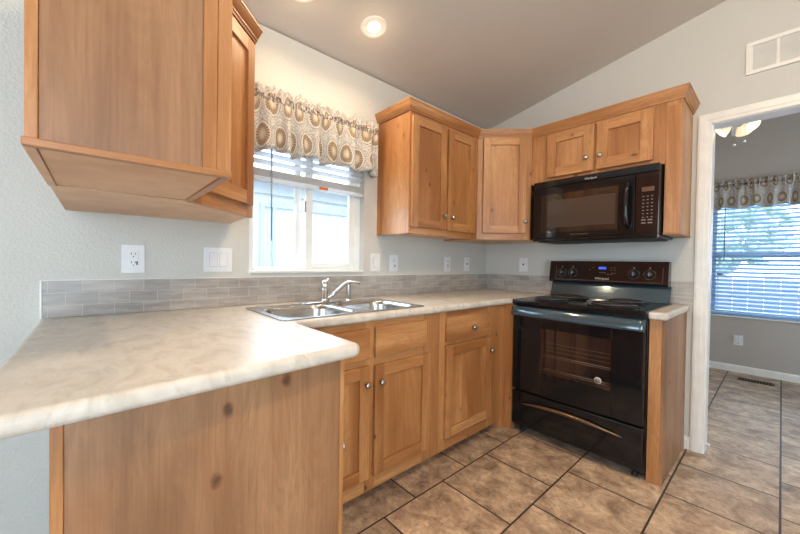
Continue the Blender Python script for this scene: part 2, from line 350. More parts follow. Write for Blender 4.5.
# ------------------------------------------------------------------ mesh builder
class MB:
    def __init__(s): s.bm = bmesh.new(); s.mi = 0
    def m(s, i): s.mi = i; return s
    def _merge(s, bm2, mat=None, smooth=False):
        for f in bm2.faces: f.material_index = s.mi
        if mat is not None: bmesh.ops.transform(bm2, matrix=mat, verts=bm2.verts)
        if smooth:
            for f in bm2.faces: f.smooth = True
        me = bpy.data.meshes.new('tmp'); bm2.to_mesh(me); bm2.free(); s.bm.from_mesh(me); bpy.data.meshes.remove(me)
        return s
    def box(s, x0, x1, y0, y1, z0, z1, b=0.0, seg=2, mat=None):
        t = bmesh.new(); bmesh.ops.create_cube(t, size=1.0)
        bmesh.ops.scale(t, vec=(x1 - x0, y1 - y0, z1 - z0), verts=t.verts)
        bmesh.ops.translate(t, vec=((x0 + x1) / 2, (y0 + y1) / 2, (z0 + z1) / 2), verts=t.verts)
        if b > 0:
            b = min(b, 0.45 * min(abs(x1 - x0), abs(y1 - y0), abs(z1 - z0)))
            bmesh.ops.bevel(t, geom=list(t.edges), offset=b, segments=seg, profile=0.5, affect='EDGES')
        bmesh.ops.recalc_face_normals(t, faces=t.faces)
        return s._merge(t, mat)
    def prism(s, poly, z0, z1, b=0.0, seg=3, mat=None):
        t = bmesh.new(); vs = [t.verts.new((x, y, z0)) for x, y in poly]
        f = t.faces.new(vs); r = bmesh.ops.extrude_face_region(t, geom=[f])
        bmesh.ops.translate(t, vec=(0, 0, z1 - z0), verts=[v for v in r['geom'] if isinstance(v, bmesh.types.BMVert)])
        bmesh.ops.recalc_face_normals(t, faces=t.faces)
        if b > 0:
            bmesh.ops.bevel(t, geom=list(t.edges), offset=b, segments=seg, profile=0.5, affect='EDGES')
        return s._merge(t, mat)
    def plate_with_holes(s, outer, holes, z0, z1, b=0.0, seg=3):
        t = bmesh.new(); es = []
        for lp in [outer] + holes:
            vs = [t.verts.new((x, y, z0)) for x, y in lp]
            es += [t.edges.new((vs[i], vs[(i + 1) % len(vs)])) for i in range(len(vs))]
        bmesh.ops.triangle_fill(t, use_beauty=True, edges=es)
        r = bmesh.ops.extrude_face_region(t, geom=list(t.faces))
        bmesh.ops.translate(t, vec=(0, 0, z1 - z0), verts=[v for v in r['geom'] if isinstance(v, bmesh.types.BMVert)])
        bmesh.ops.recalc_face_normals(t, faces=t.faces)
        if b > 0:
            hv = set(); hs = [(round(x, 5), round(y, 5)) for h in holes for x, y in h]; hs = set(hs)
            ge = [e for e in t.edges if len(e.link_faces) == 2 and e.calc_face_angle() > 0.5 and not any((round(v.co.x, 5), round(v.co.y, 5)) in hs for v in e.verts) and abs(e.verts[0].co.z - e.verts[1].co.z) < 1e-6]
            bmesh.ops.bevel(t, geom=ge, offset=b, segments=seg, profile=0.5, affect='EDGES')
        return s._merge(t)
    def tube(s, pts, r, seg=10, closed=False, caps=True, mat=None):
        pts = [Vector(p) for p in pts]; n = len(pts); t = bmesh.new(); rings = []
        rs = r if isinstance(r, (list, tuple)) else [r] * n
        d0 = (pts[1] - pts[0]).normalized(); ref = Vector((0, 0, 1)) if abs(d0.z) < 0.9 else Vector((1, 0, 0))
        nx = d0.cross(ref).normalized()
        for i, p in enumerate(pts):
            if closed: d = (pts[(i + 1) % n] - pts[i - 1]).normalized()
            else: d = (pts[min(i + 1, n - 1)] - pts[max(i - 1, 0)]).normalized()
            nx = (nx - d * nx.dot(d)).normalized(); ny = d.cross(nx)
            rings.append([t.verts.new(p + (nx * math.cos(2 * math.pi * k / seg) + ny * math.sin(2 * math.pi * k / seg)) * rs[i]) for k in range(seg)])
        for i in range(n if closed else n - 1):
            a, c = rings[i], rings[(i + 1) % n]
            for k in range(seg): t.faces.new((a[k], a[(k + 1) % seg], c[(k + 1) % seg], c[k]))
        if caps and not closed:
            t.faces.new(rings[0][::-1]); t.faces.new(rings[-1])
        bmesh.ops.recalc_face_normals(t, faces=t.faces)
        return s._merge(t, mat, smooth=True)
    def lathe(s, prof, c=(0, 0, 0), axis='Z', seg=24, mat=None):
        t = bmesh.new(); rings = []
        for r, z in prof:
            rings.append([t.verts.new((r * math.cos(2 * math.pi * k / seg), r * math.sin(2 * math.pi * k / seg), z)) for k in range(seg)] if r > 1e-6 else [t.verts.new((0, 0, z))])
        for a, b_ in zip(rings, rings[1:]):
            for k in range(seg):
                k2 = (k + 1) % seg
                if len(a) == 1 and len(b_) == 1: continue
                if len(a) == 1: t.faces.new((a[0], b_[k2], b_[k]))
                elif len(b_) == 1: t.faces.new((a[k], a[k2], b_[0]))
                else: t.faces.new((a[k], a[k2], b_[k2], b_[k]))
        bmesh.ops.recalc_face_normals(t, faces=t.faces)
        if isinstance(axis, Vector): q = axis.to_track_quat('Z', 'Y').to_matrix().to_4x4()
        else: q = {'Z': Matrix.Identity(4), '-Z': Matrix.Rotation(math.pi, 4, 'X'), 'X': Matrix.Rotation(R(90), 4, 'Y'), '-Y': Matrix.Rotation(R(90), 4, 'X'), 'Y': Matrix.Rotation(R(-90), 4, 'X')}[axis]
        q = Matrix.Translation(c) @ q
        if mat is not None: q = mat @ q
        return s._merge(t, q, smooth=True)
    def sweep(s, prof, path, mat=None):
        """prof: (outward offset, z); path: 2D points, outward is to the RIGHT of travel; mitred."""
        t = bmesh.new(); P = [Vector(p) for p in path]; n = len(P); rings = []
        def rn(d): return Vector((d.y, -d.x))
        for i, p in enumerate(P):
            if i == 0: m = rn((P[1] - P[0]).normalized()); k = 1
            elif i == n - 1: m = rn((P[-1] - P[-2]).normalized()); k = 1
            else:
                a = rn((P[i] - P[i - 1]).normalized()); c = rn((P[i + 1] - P[i]).normalized()); m = (a + c).normalized(); k = 1 / max(0.2, m.dot(a))
            rings.append([t.verts.new((p.x + m.x * o * k, p.y + m.y * o * k, z)) for o, z in prof])
        q = len(prof)
        for a, c in zip(rings, rings[1:]):
            for k in range(q): t.faces.new((a[k], a[(k + 1) % q], c[(k + 1) % q], c[k]))
        t.faces.new(rings[0]); t.faces.new(rings[-1][::-1])
        bmesh.ops.recalc_face_normals(t, faces=t.faces)
        return s._merge(t, mat)
    def obj(s, name, mat, parent=None, loc=(0, 0, 0), rz=0):
        me = bpy.data.meshes.new(name); s.bm.to_mesh(me); s.bm.free()
        for m_ in (mat if isinstance(mat, (list, tuple)) else [mat]): me.materials.append(MT[m_] if isinstance(m_, str) else m_)
        o = bpy.data.objects.new(name, me); COL.objects.link(o); o.parent = parent; o.location = loc; o.rotation_euler = (0, 0, rz)
        return o

def tag(o, label=None, cat=None, group=None, kind=None):
    if label: o['label'] = label
    if cat: o['category'] = cat
    if group: o['group'] = group
    if kind: o['kind'] = kind
    return o
def thing(name, label, cat, loc=(0, 0, 0), rz=0, group=None):
    o = bpy.data.objects.new(name, None); COL.objects.link(o); o.empty_display_size = 0.1
    o.location = loc; o.rotation_euler = (0, 0, rz)
    return tag(o, label, cat, group)
def struct(o): o['kind'] = 'structure'; return o
def copy_tree(o, parent=None):
    c = o.copy(); COL.objects.link(c); c.parent = parent
    for ch in list(o.children): copy_tree(ch, c)
    return c
def text_obj(name, body, size, mat, parent, loc, rot, depth=0.0006, align='CENTER', sx=1.0):
    cu = bpy.data.curves.new(name, 'FONT'); cu.body = body; cu.size = size; cu.extrude = depth; cu.align_x = align; cu.align_y = 'CENTER'
    t = bpy.data.objects.new('tmp_text', cu); COL.objects.link(t)
    dg = bpy.context.evaluated_depsgraph_get(); dg.update()
    me = bpy.data.meshes.new_from_object(t.evaluated_get(dg)); bpy.data.objects.remove(t); bpy.data.curves.remove(cu)
    me.materials.clear(); me.materials.append(MT[mat]); me.name = name
    o = bpy.data.objects.new(name, me); COL.objects.link(o); o.parent = parent; o.location = loc; o.rotation_euler = rot; o.scale = (sx, 1, 1)
    return o

# ------------------------------------------------------------------ room shell
XR, YF, YD = 3.95, -6.3, 2.49
def czy(x): return 2.437 + 0.189 * x
struct(MB().box(-0.12, XR + 0.12, YF - 0.12, YD + 0.12, -0.06, 0.0).obj('floor', 'floor'))
# ceiling: one sloped slab rising away from the window wall
b = MB(); t = bmesh.new()
vs = [t.verts.new(p) for p in [(-0.12, YF - 0.12, czy(-0.12)), (XR + 0.12, YF - 0.12, czy(XR + 0.12)), (XR + 0.12, YD + 0.12, czy(XR + 0.12)), (-0.12, YD + 0.12, czy(-0.12))]]
f = t.faces.new(vs); r = bmesh.ops.extrude_face_region(t, geom=[f]); bmesh.ops.translate(t, vec=(0, 0, 0.1), verts=[v for v in r['geom'] if isinstance(v, bmesh.types.BMVert)])
bmesh.ops.recalc_face_normals(t, faces=t.faces); b._merge(t); struct(b.obj('ceiling', 'ceiling'))

def wall_x(name, x0, x1, y0, y1, holes, mat='wall', top=None):
    """wall whose face is x = const; holes: (y0, y1, z0, z1)"""
    b = MB(); zt = top
    cuts = sorted(holes); y = y0
    for (a, c, z0, z1) in cuts:
        b.box(x0, x1, y, a, 0, zt)
        if z0 > 0: b.box(x0, x1, a, c, 0, z0)
        b.box(x0, x1, a, c, z1, zt)
        y = c
    b.box(x0, x1, y, y1, 0, zt)
    return struct(b.obj(name, mat))
WY0, WY1, WZ0, WZ1 = -2.195, -1.447, 1.098, 2.03
wall_x('wall_left', -0.12, 0.0, YF - 0.12, YD + 0.12, [(WY0, WY1, WZ0, WZ1)], 'wall', czy(-0.06))
wall_x('wall_right', XR, XR + 0.12, YF - 0.12, YD + 0.12, [(-4.5, -2.7, 0.12, 2.1), (0.7, 1.9, 0.9, 2.05)], 'wall', czy(XR + 0.06))
def wall_y(name, y0, y1, x0, x1, holes, mat='wall'):
    """wall whose face is y = const, top following the sloped ceiling"""
    b = MB(); xs = x0
    def quad(xa, xb, za, zfun):
        t = bmesh.new()
        vs = [t.verts.new(p) for p in [(xa, y0, za), (xb, y0, za), (xb, y0, zfun(xb)), (xa, y0, zfun(xa))]]
        f = t.faces.new(vs); r = bmesh.ops.extrude_face_region(t, geom=[f]); bmesh.ops.translate(t, vec=(0, y1 - y0, 0), verts=[v for v in r['geom'] if isinstance(v, bmesh.types.BMVert)])
        bmesh.ops.recalc_face_normals(t, faces=t.faces); b._merge(t)
    x = x0
    for (a, c, z0, z1) in sorted(holes):
        quad(x, a, 0, czy)
        if z0 > 0: quad(a, c, 0, lambda q: z0)
        quad(a, c, z1, czy); x = c
    quad(x, x1, 0, czy)
    return struct(b.obj(name, mat))
DX0, DX1, DZ = 1.604, 2.52, 2.022
wall_y('wall_back', 0.0, 0.11, 0.0, XR, [(DX0 - 0.016, DX1 + 0.016, 0, DZ + 0.016)])
wall_y('wall_front', YF - 0.12, YF, 0.0, XR, [(0.5, 2.9, 0.75, 2.3)])
W2 = (1.345, 2.95, 0.62, 2.02)
wall_y('wall_dining', YD, YD + 0.12, 0.0, XR, [W2], 'wall_d')
# thin layer of the dining tone on the partition and side wall would be unseen; baseboards
def baseboard(name, pts):
    prof = [(0, 0), (0.012, 0), (0.012, 0.062), (0.007, 0.074), (0, 0.078)]
    return struct(MB().sweep(prof, pts).obj(name, 'trim'))
baseboard('baseboard_dining', [(0.0, YD), (XR, YD)])
baseboard('baseboard_back', [(1.506, 0.0), (1.5345, 0.0)])
baseboard('baseboard_back_right', [(DX1 + 0.07, 0.0), (XR, 0.0)])
# cased opening to the dining room
b = MB()
b.box(DX0 - 0.016, DX0, -0.002, 0.112, 0, DZ, 0.001); b.box(DX1, DX1 + 0.016, -0.002, 0.112, 0, DZ, 0.001); b.box(DX0 - 0.016, DX1 + 0.016, -0.002, 0.112, DZ, DZ + 0.016, 0.001)
for (ya, yb) in ((-0.016, 0.0), (0.11, 0.126)):
    s_ = -1 if ya < 0 else 1
    for (xa, xb) in ((DX0 - 0.069, DX0 - 0.005), (DX1 + 0.005, DX1 + 0.069)):
        b.box(xa, xb, ya, yb, 0, DZ + 0.069, 0.004)
        b.box(xa + 0.008, xb - 0.022, ya - 0.004 if s_ < 0 else ya, yb if s_ < 0 else yb + 0.004, 0, DZ + 0.06, 0.003)
    b.box(DX0 - 0.005, DX1 + 0.005, ya, yb, DZ + 0.005, DZ + 0.069, 0.004)
    b.box(DX0 - 0.03, DX1 + 0.03, ya - 0.004 if s_ < 0 else ya, yb if s_ < 0 else yb + 0.004, DZ + 0.027, DZ + 0.061, 0.003)
struct(b.obj('trim_1', 'trim'))
# small white doorstop on the jamb near the floor
struct(MB().lathe([(0, 0), (0.011, 0), (0.011, 0.004), (0.005, 0.006), (0.005, 0.014), (0.008, 0.015), (0.008, 0.021), (0, 0.022)], (DX0 + 0.0, 0.03, 0.055), 'X', 14).obj('trim_2', 'trim'))

# kitchen window: two-pane vinyl slider
win = struct(MB().box(-0.10, -0.045, WY0, WY0 + 0.035, WZ0, WZ1, 0.003).box(-0.10, -0.045, WY1 - 0.035, WY1, WZ0, WZ1, 0.003)
             .box(-0.10, -0.045, WY0 + 0.035, WY1 - 0.035, WZ0, WZ0 + 0.012, 0.002).box(-0.10, -0.045, WY0 + 0.035, WY1 - 0.035, WZ1 - 0.03, WZ1, 0.002).obj('window_1', 'vinyl'))
def sash(ya, yb, x0, x1, st, rb, name):
    o = MB().box(x0, x1, ya, ya + st[0], WZ0 + 0.012, WZ1 - 0.03, 0.003).box(x0, x1, yb - st[1], yb, WZ0 + 0.012, WZ1 - 0.03, 0.003)\
        .box(x0, x1, ya + st[0], yb - st[1], WZ0 + 0.012, WZ0 + 0.012 + rb, 0.003).box(x0, x1, ya + st[0], yb - st[1], WZ1 - 0.06, WZ1 - 0.03, 0.003).obj(name, 'vinyl', win)
    MB().box((x0 + x1) / 2 - 0.002, (x0 + x1) / 2 + 0.002, ya + st[0], yb - st[1], WZ0 + 0.012 + rb, WZ1 - 0.06).obj('glass_pane', 'glass', o)
    return o
sash(WY0 + 0.035, -1.868, -0.095, -0.074, (0.012, 0.036), 0.006, 'window_sash')
sash(-1.848, WY1 - 0.035, -0.070, -0.048, (0.048, 0.052), 0.032, 'window_sash')
MB().box(-0.050, -0.040, -1.863, -1.848, 1.45, 1.52, 0.003).obj('latch', 'nickel', win)
MB().box(-0.0445, 0.014, WY0 - 0.0, WY1 + 0.0, WZ0 - 0.016, WZ0 + 0.001, 0.004).obj('window_sill', 'trim', win)
# dining window
w2 = struct(MB().box(W2[0], W2[0] + 0.05, YD + 0.05, YD + 0.1, W2[2], W2[3], 0.003).box(W2[1] - 0.05, W2[1], YD + 0.05, YD + 0.1, W2[2], W2[3], 0.003)
            .box(W2[0] + 0.05, W2[1] - 0.05, YD + 0.05, YD + 0.1, W2[2], W2[2] + 0.05, 0.003).box(W2[0] + 0.05, W2[1] - 0.05, YD + 0.05, YD + 0.1, W2[3] - 0.05, W2[3], 0.003)
            .box(W2[0] + 0.05, W2[1] - 0.05, YD + 0.045, YD + 0.1, 1.275, 1.325, 0.003).obj('window_2', 'vinyl'))
MB().box(W2[0] + 0.05, W2[1] - 0.05, YD + 0.07, YD + 0.075, W2[2] + 0.05, 1.275).obj('glass_pane', 'glass', w2)
MB().box(W2[0] + 0.05, W2[1] - 0.05, YD + 0.08, YD + 0.085, 1.325, W2[3] - 0.05).obj('glass_pane', 'glass', w2)
MB().box(W2[0] - 0.0, W2[1] + 0.0, YD - 0.015, YD + 0.049, W2[2] - 0.016, W2[2] + 0.001, 0.004).obj('window_sill', 'trim', w2)
# living-room windows behind the camera
w3 = struct(MB().box(0.5, 0.55, YF - 0.1, YF - 0.05, 0.75, 2.3).box(2.85, 2.9, YF - 0.1, YF - 0.05, 0.75, 2.3).box(0.55, 2.85, YF - 0.1, YF - 0.05, 0.75, 0.8)
            .box(0.55, 2.85, YF - 0.1, YF - 0.05, 2.25, 2.3).box(1.67, 1.73, YF - 0.1, YF - 0.05, 0.8, 2.25).obj('window_3', 'vinyl'))
w5 = struct(MB().box(XR + 0.05, XR + 0.1, 0.7, 0.75, 0.9, 2.05).box(XR + 0.05, XR + 0.1, 1.85, 1.9, 0.9, 2.05).box(XR + 0.05, XR + 0.1, 0.75, 1.85, 0.9, 0.95).box(XR + 0.05, XR + 0.1, 0.75, 1.85, 2.0, 2.05).obj('fill_opening', 'vinyl'))  # unseen opening added to let the fill light into the dining room
w4 = struct(MB().box(XR + 0.05, XR + 0.1, -4.5, -4.44, 0.12, 2.1).box(XR + 0.05, XR + 0.1, -2.76, -2.7, 0.12, 2.1).box(XR + 0.05, XR + 0.1, -3.63, -3.57, 0.12, 2.1)
            .box(XR + 0.05, XR + 0.1, -4.44, -2.76, 0.12, 0.18).box(XR + 0.05, XR + 0.1, -4.44, -2.76, 2.04, 2.1).obj('window_4', 'vinyl'))

# ------------------------------------------------------------------ outside
struct(MB().box(-14, -0.14, -12, 14, -0.62, -0.6).box(-0.14, 6, 2.63, 14, -0.62, -0.6).obj('ground', plain('gravel_ground', (0.42, 0.40, 0.37), 0.9, noise=0.25)))
nb = thing('neighboring_building', 'white neighboring building with vertical siding seen through the kitchen window', 'building', (-4.2, -1.8, -0.6))
o = MB().box(-2.0, 2.2, -3.6, 5.2, 0.0, 2.62)
for k in range(44): o.box(2.2, 2.208, -3.55 + k * 0.2, -3.545 + k * 0.2 + 0.03, 0.02, 2.44, 0.002)
o.obj('siding_wall', 'siding', nb)
MB().box(-2.3, 2.45, -3.9, 5.5, 2.62, 2.70, 0.01).obj('roof', 'roofm', nb)
MB().box(2.21, 2.26, -3.7, 5.3, 2.50, 2.62, 0.005).obj('eave_board', 'roofm', nb)
sh = MB().box(2.215, 2.235, 0.36, 0.40, 0.1, 2.40).box(2.215, 2.235, 0.40, 2.6, 2.36, 2.40).box(2.215, 2.235, 0.50, 0.53, 0.1, 2.36).obj('door_trim', plain('blue_grey_trim', (0.50, 0.58, 0.66), 0.6), nb)
# behind the dining window
fn = thing('fence', 'grey board fence outside beyond the dining window blinds', 'fence', (1.5, 6.0, -0.6))
b = MB()
for k in range(56): b.box(-5.6 + k * 0.2, -5.6 + k * 0.2 + 0.19, 0, 0.02, 0.05, 1.55 + 0.01 * (k % 3))
b.obj('boards', 'fence', fn); MB().box(-5.6, 5.6, 0.02, 0.06, 0.35, 0.44).box(-5.6, 5.6, 0.02, 0.06, 1.2, 1.29).obj('rails', 'fence', fn)
def tree(x, y, h, r, label):
    tr = thing('tree', label, 'tree', (x, y, -0.6), 0, 'trees outside the dining window')
    MB().tube([(0, 0, 0), (0.05, 0.02, h * 0.4), (0, 0, h * 0.75)], [0.14, 0.10, 0.05], 8).obj('trunk', 'bark', tr)
    t = bmesh.new()
    rr = random.Random(int(x * 100))
    for i in range(420):
        a, e, q = rr.uniform(0, 2 * math.pi), rr.uniform(-1, 1), r * rr.uniform(0.35, 1) ** 0.6
        c = Vector((q * math.cos(a) * math.sqrt(1 - e * e), q * math.sin(a) * math.sqrt(1 - e * e), h * 0.78 + q * e * 0.85))
        bmesh.ops.create_icosphere(t, subdivisions=1, radius=rr.uniform(0.07, 0.17), matrix=Matrix.Translation(c) @ Matrix.Rotation(a, 4, 'X') @ Matrix.Diagonal((1, 1, 0.45, 1)))
    b = MB(); b._merge(t); b.obj('foliage', 'tree', tr)
tree(0.9, 8.2, 3.4, 1.2, 'tree outside, left one beyond the dining window blinds')
tree(4.4, 9.0, 3.9, 1.4, 'tree outside, right one beyond the dining window blinds')

# ------------------------------------------------------------------ cabinets
def knob(parent, x, z, y=-0.020, name='knob'):
    return MB().lathe([(0, 0), (0.006, 0), (0.0055, 0.010), (0.008, 0.014), (0.0145, 0.017), (0.0155, 0.022), (0.012, 0.027), (0, 0.029)], (x, y, z), '-Y', 20).obj(name, 'nickel', parent)
def door(parent, x0, x1, z0, z1, kn=None, fr=0.056, name='door'):
    """shaker door lying on the face frame (local y = 0 plane, front towards -y)"""
    T = 0.020; g = 0.0006
    b = MB(); b.box(x0, x0 + fr, -T, -g, z0, z1, 0.0025).box(x1 - fr, x1, -T, -g, z0, z1, 0.0025)
    b.m(1).box(x0 + fr - 0.0005, x1 - fr + 0.0005, -T + 0.0004, -g, z0, z0 + fr, 0.0015).box(x0 + fr - 0.0005, x1 - fr + 0.0005, -T + 0.0004, -g, z1 - fr, z1, 0.0015)
    d = b.obj(name, ['wood_v', 'wood_h'], parent)
    MB().box(x0 + fr - 0.004, x1 - fr + 0.004, -T + 0.011, -g - 0.002, z0 + fr - 0.004, z1 - fr + 0.004).obj('panel', 'wood_v', d)
    if kn: knob(d, kn[0], kn[1])
    return d
def slab(parent, x0, x1, z0, z1, name, kn=None):
    d = MB().box(x0, x1, -0.020, -0.0006, z0, z1, 0.003).obj(name, 'wood_h', parent)
    if kn: knob(d, kn[0], kn[1])
    return d
def frame(parent, stiles, rails, z0, z1, T=0.019):
    """face frame: stiles [(x0,x1)], rails [(x0,x1,z0,z1)] behind the doors"""
    b = MB()
    for a, c in stiles: b.box(a, c, 0, T, z0, z1, 0.0008, 1)
    b.m(1)
    for a, c, za, zb in rails: b.box(a - 0.0005, c + 0.0005, 0.0003, T, za, zb, 0.0006, 1)
    return b.obj('face_frame', ['wood_v', 'wood_h'], parent)

UB, UT = 1.340, 2.134      # upper cabinets, underside and top
FX = 0.325
# two-door upper cabinet on the window wall
ca = thing('upper_cabinet', 'two-door wooden upper cabinet on the window wall, right of the window', 'cabinet', (FX, -1.335, UB), R(90))
L = 1.335 - 0.612
MB().box(0, 0.012, 0.019, FX - 0.001, 0, UT - UB).box(L - 0.012, L, 0.019, FX - 0.001, 0, UT - UB).box(0.012, L - 0.012, 0.019, FX - 0.001, UT - UB - 0.014, UT - UB).obj('case', 'wood_v', ca)
MB().box(0.012, L - 0.012, 0.019, FX - 0.001, 0.012, 0.026).obj('underside', 'wood_bounce', ca)
frame(ca, [(0, 0.04), (L - 0.075, L), (0.33, 0.375)], [(0.04, L - 0.075, 0, 0.055), (0.04, L - 0.075, UT - UB - 0.07, UT - UB)], 0, UT - UB)
door(ca, 0.012, 0.337, 0.042, 0.745, (0.337 - 0.022, 0.137))
door(ca, 0.362, L - 0.055, 0.042, 0.745, (0.362 + 0.036, 0.133))
# diagonal corner cabinet
def diag(label, loc, rz, kn, dx, poly):
    c = thing('corner_cabinet', label, 'cabinet', loc, rz)
    W_ = math.hypot(0.612 - FX, 0.612 - FX)
    MB().prism(poly, 0.006, UT - UB).obj('case', 'wood_v', c)
    MB().prism(poly, 0.0, 0.0058).obj('underside', 'wood_bounce', c)
    frame(c, [(0.0, 0.052), (W_ - 0.052, W_)], [(0.052, W_ - 0.052, 0, 0.055), (0.052, W_ - 0.052, UT - UB - 0.07, UT - UB)], 0, UT - UB)
    door(c, dx[0], dx[1], 0.050, 0.778 if kn[0] > 0.2 else 0.745, kn)
    return c
W_ = math.hypot(0.612 - FX, 0.612 - FX); q = 0.7071
def loc45(pts, org, rz):
    m = Matrix.Rotation(-rz, 2)
    return [tuple(m @ (Vector(p) - Vector(org))) for p in pts]
e = 0.0196 * 0.7071
pr = loc45([(FX, -0.612), (0.612, -FX), (0.612, -0.001), (0.001, -0.001), (0.001, -0.612)], (FX, -0.612), R(45))
pr[0] = (0.0195, 0.0195); pr[1] = (W_ - 0.0195, 0.0195)
diag('tall diagonal corner cabinet with one door, left of the microwave', (FX, -0.612, UB), R(45), (W_ - 0.047, 0.139), (0.040, W_ - 0.043), pr)
CY = -2.898
pl = loc45([(0.612, CY + FX), (FX, CY + 0.612), (0.001, CY + 0.612), (0.001, CY + 0.001), (0.612, CY + 0.001)], (0.612, CY + FX), R(135))
pl[0] = (0.0195, 0.0195); pl[1] = (W_ - 0.0195, 0.0195)
diag('diagonal corner cabinet left of the window, mostly behind the big end panel', (0.612, CY + FX, UB), R(135), (0.06, 0.139), (0.030, W_ - 0.030), pl)
# cabinet over the microwave
MWZ = 1.756
cb_ = thing('over_range_cabinet', 'short two-door cabinet mounted above the black microwave', 'cabinet', (0.613, -FX, MWZ))
L = 1.432 - 0.613
MB().box(0, 0.012, 0.019, FX - 0.001, 0, UT - MWZ).box(L - 0.012, L, 0.019, FX - 0.001, 0, UT - MWZ).box(0.012, L - 0.012, 0.019, FX - 0.001, 0, 0.014).box(0.012, L - 0.012, 0.019, FX - 0.001, UT - MWZ - 0.014, UT - MWZ).obj('case', 'wood_v', cb_)
frame(cb_, [(0, 0.14), (L - 0.07, L), (0.42, 0.47)], [(0.14, L - 0.07, 0, 0.045), (0.14, L - 0.07, UT - MWZ - 0.06, UT - MWZ)], 0, UT - MWZ)
door(cb_, 0.125, 0.439, 0.032, 0.342, (0.439 - 0.043, 0.121), fr=0.066)
door(cb_, 0.455, 0.763, 0.032, 0.342, (0.455 + 0.026, 0.119), fr=0.066)
# end column beside the microwave
ec = thing('end_filler_cabinet', 'narrow tall wooden end panel box right of the microwave', 'cabinet', (1.4325, -FX, UB))
L = 0.0765
MB().box(0, L, 0.0, FX - 0.001, 0.012, UT - UB, 0.001).obj('end_column', 'wood_v', ec)
MB().box(-0.004, L + 0.003, -0.004, FX - 0.001, 0.0, 0.0118, 0.003).obj('bottom_trim', 'wood_h', ec)
MB().box(0.008, L - 0.003, -0.001, 0.0, 0.012, UT - UB - 0.05).obj('face_strip', 'wood_v', ec)

# crown moulding
CR = [(0, UT - 0.022), (0.006, UT - 0.022), (0.008, UT - 0.012), (0.012, UT - 0.010), (0.013, UT - 0.002), (0.016, UT + 0.002), (0.021, UT + 0.012), (0.026, UT + 0.024), (0.028, UT + 0.031),
      (0.031, UT + 0.033), (0.032, UT + 0.042), (0.024, UT + 0.044), (0.0, UT + 0.044), (0, UT + 0.0005)]
g_ = 0.0006
path = [(0.002, -1.335 - g_), (FX + g_, -1.335 - g_), (FX + g_, -0.612 - g_ * .4), (0.612 + g_ * .4, -FX - g_), (1.509 + g_, -FX - g_), (1.509 + g_, -0.002)]
tag(MB().sweep(CR, path).obj('crown_molding', 'wood_h'), 'stepped wooden crown molding capping the cabinets right of the window', 'molding')
path = [(1.047 + g_, CY - g_), (1.047 + g_, CY + FX + g_), (0.612 + g_ * .4, CY + FX + g_), (FX + g_, CY + 0.612 + g_ * .4), (FX + g_, CY + 0.612 + g_), (0.002, CY + 0.612 + g_)]
path = [(1.047 + g_, CY + 0.0), (1.047 + g_, CY + FX + g_), (0.612 + g_ * .4, CY + FX + g_), (FX + g_, CY + 0.612 + g_), (0.002, CY + 0.612 + g_)]
tag(MB().sweep(CR, path).obj('crown_molding', 'wood_h'), 'wooden crown molding on the cabinet left of the window', 'molding')
# fascia behind crown so the cabinets have tops is part of each case

# peninsula upper cabinet with its big end panel towards the viewer
pu = thing('peninsula_upper_cabinet', 'large wooden cabinet hanging at the upper left, end panel facing the viewer', 'cabinet', (0.613, CY, UB))
LX = 1.047 - 0.613
MB().box(0, LX - 0.012, 0.0, 0.006, 0.014, UT - UB).box(0, LX - 0.012, 0.02, FX - 0.0195, UT - UB - 0.014, UT - UB).box(0, 0.010, 0.0062, FX - 0.0195, 0.03, UT - UB - 0.0145).obj('case', 'wood_v', pu)
MB().box(0.0005, LX - 0.013, 0.0145, FX - 0.020, 0.004, 0.024).obj('underside', 'wood_bounce', pu)
MB().box(LX - 0.0118, LX - 0.006, 0.017, FX - 0.03, 0.014, UT - UB, 0.0).obj('end_panel', 'panel_v', pu)
MB().box(LX - 0.0118, LX, 0.0, 0.0165, 0.0145, UT - UB, 0.002).obj('corner_stile', 'wood_v', pu)
MB().box(LX - 0.0118, LX - 0.001, FX - 0.058, FX - 0.0305, 0.0145, UT - UB, 0.001).box(LX - 0.0118, LX, FX - 0.030, FX, 0.0145, UT - UB, 0.002).obj('corner_stile', 'wood_v', pu)
MB().box(LX - 0.012, LX + 0.006, -0.003, FX + 0.001, 0.0, 0.0142, 0.002).box(0.0, LX - 0.0122, FX - 0.0188, FX, 0.0, 0.0142, 0.001).obj('bottom_trim', 'wood_h', pu)
MB().box(0.0, LX - 0.0122, -0.003, 0.013, 0.0, 0.0118, 0.001).obj('edge_trim', 'wood_bounce', pu)
fr_ = MB().box(0.0, LX - 0.0122, FX - 0.019, FX, 0.0145, UT - UB, 0.001).obj('face_frame', 'wood_v', pu)
d = MB().box(0.03, 0.30, FX + 0.001, FX + 0.020, 0.05, 0.745, 0.003).obj('door', 'wood_v', pu)

# ---- base cabinets, window wall
BF = 0.61; BT = 0.874; TK = 0.066
cs = thing('sink_base_cabinet', 'wooden sink base cabinet with two false fronts and two doors', 'cabinet', (BF, -2.262, 0.0), R(90))
L = 2.262 - 1.345
MB().box(0, 0.016, 0.02, BF - 0.003, TK, BT).box(L - 0.016, L, 0.02, BF - 0.003, TK, BT).box(0.016, L - 0.016, 0.02, BF - 0.003, TK, TK + 0.014).box(0.0, L, 0.075, 0.09, 0, TK - 0.001).obj('case', 'wood_v', cs)
frame(cs, [(0, 0.03), (0.40, 0.462), (L - 0.130, L)], [(0.03, L - 0.130, TK, TK + 0.055), (0.03, L - 0.130, BT - 0.045, BT), (0.03, L - 0.130, 0.66, 0.71)], TK, BT)
f0 = -1.816 + 2.262
slab(cs, 0.02, 0.414, 0.700, 0.842, 'false_front'); slab(cs, f0, -1.470 + 2.262, 0.700, 0.845, 'false_front')
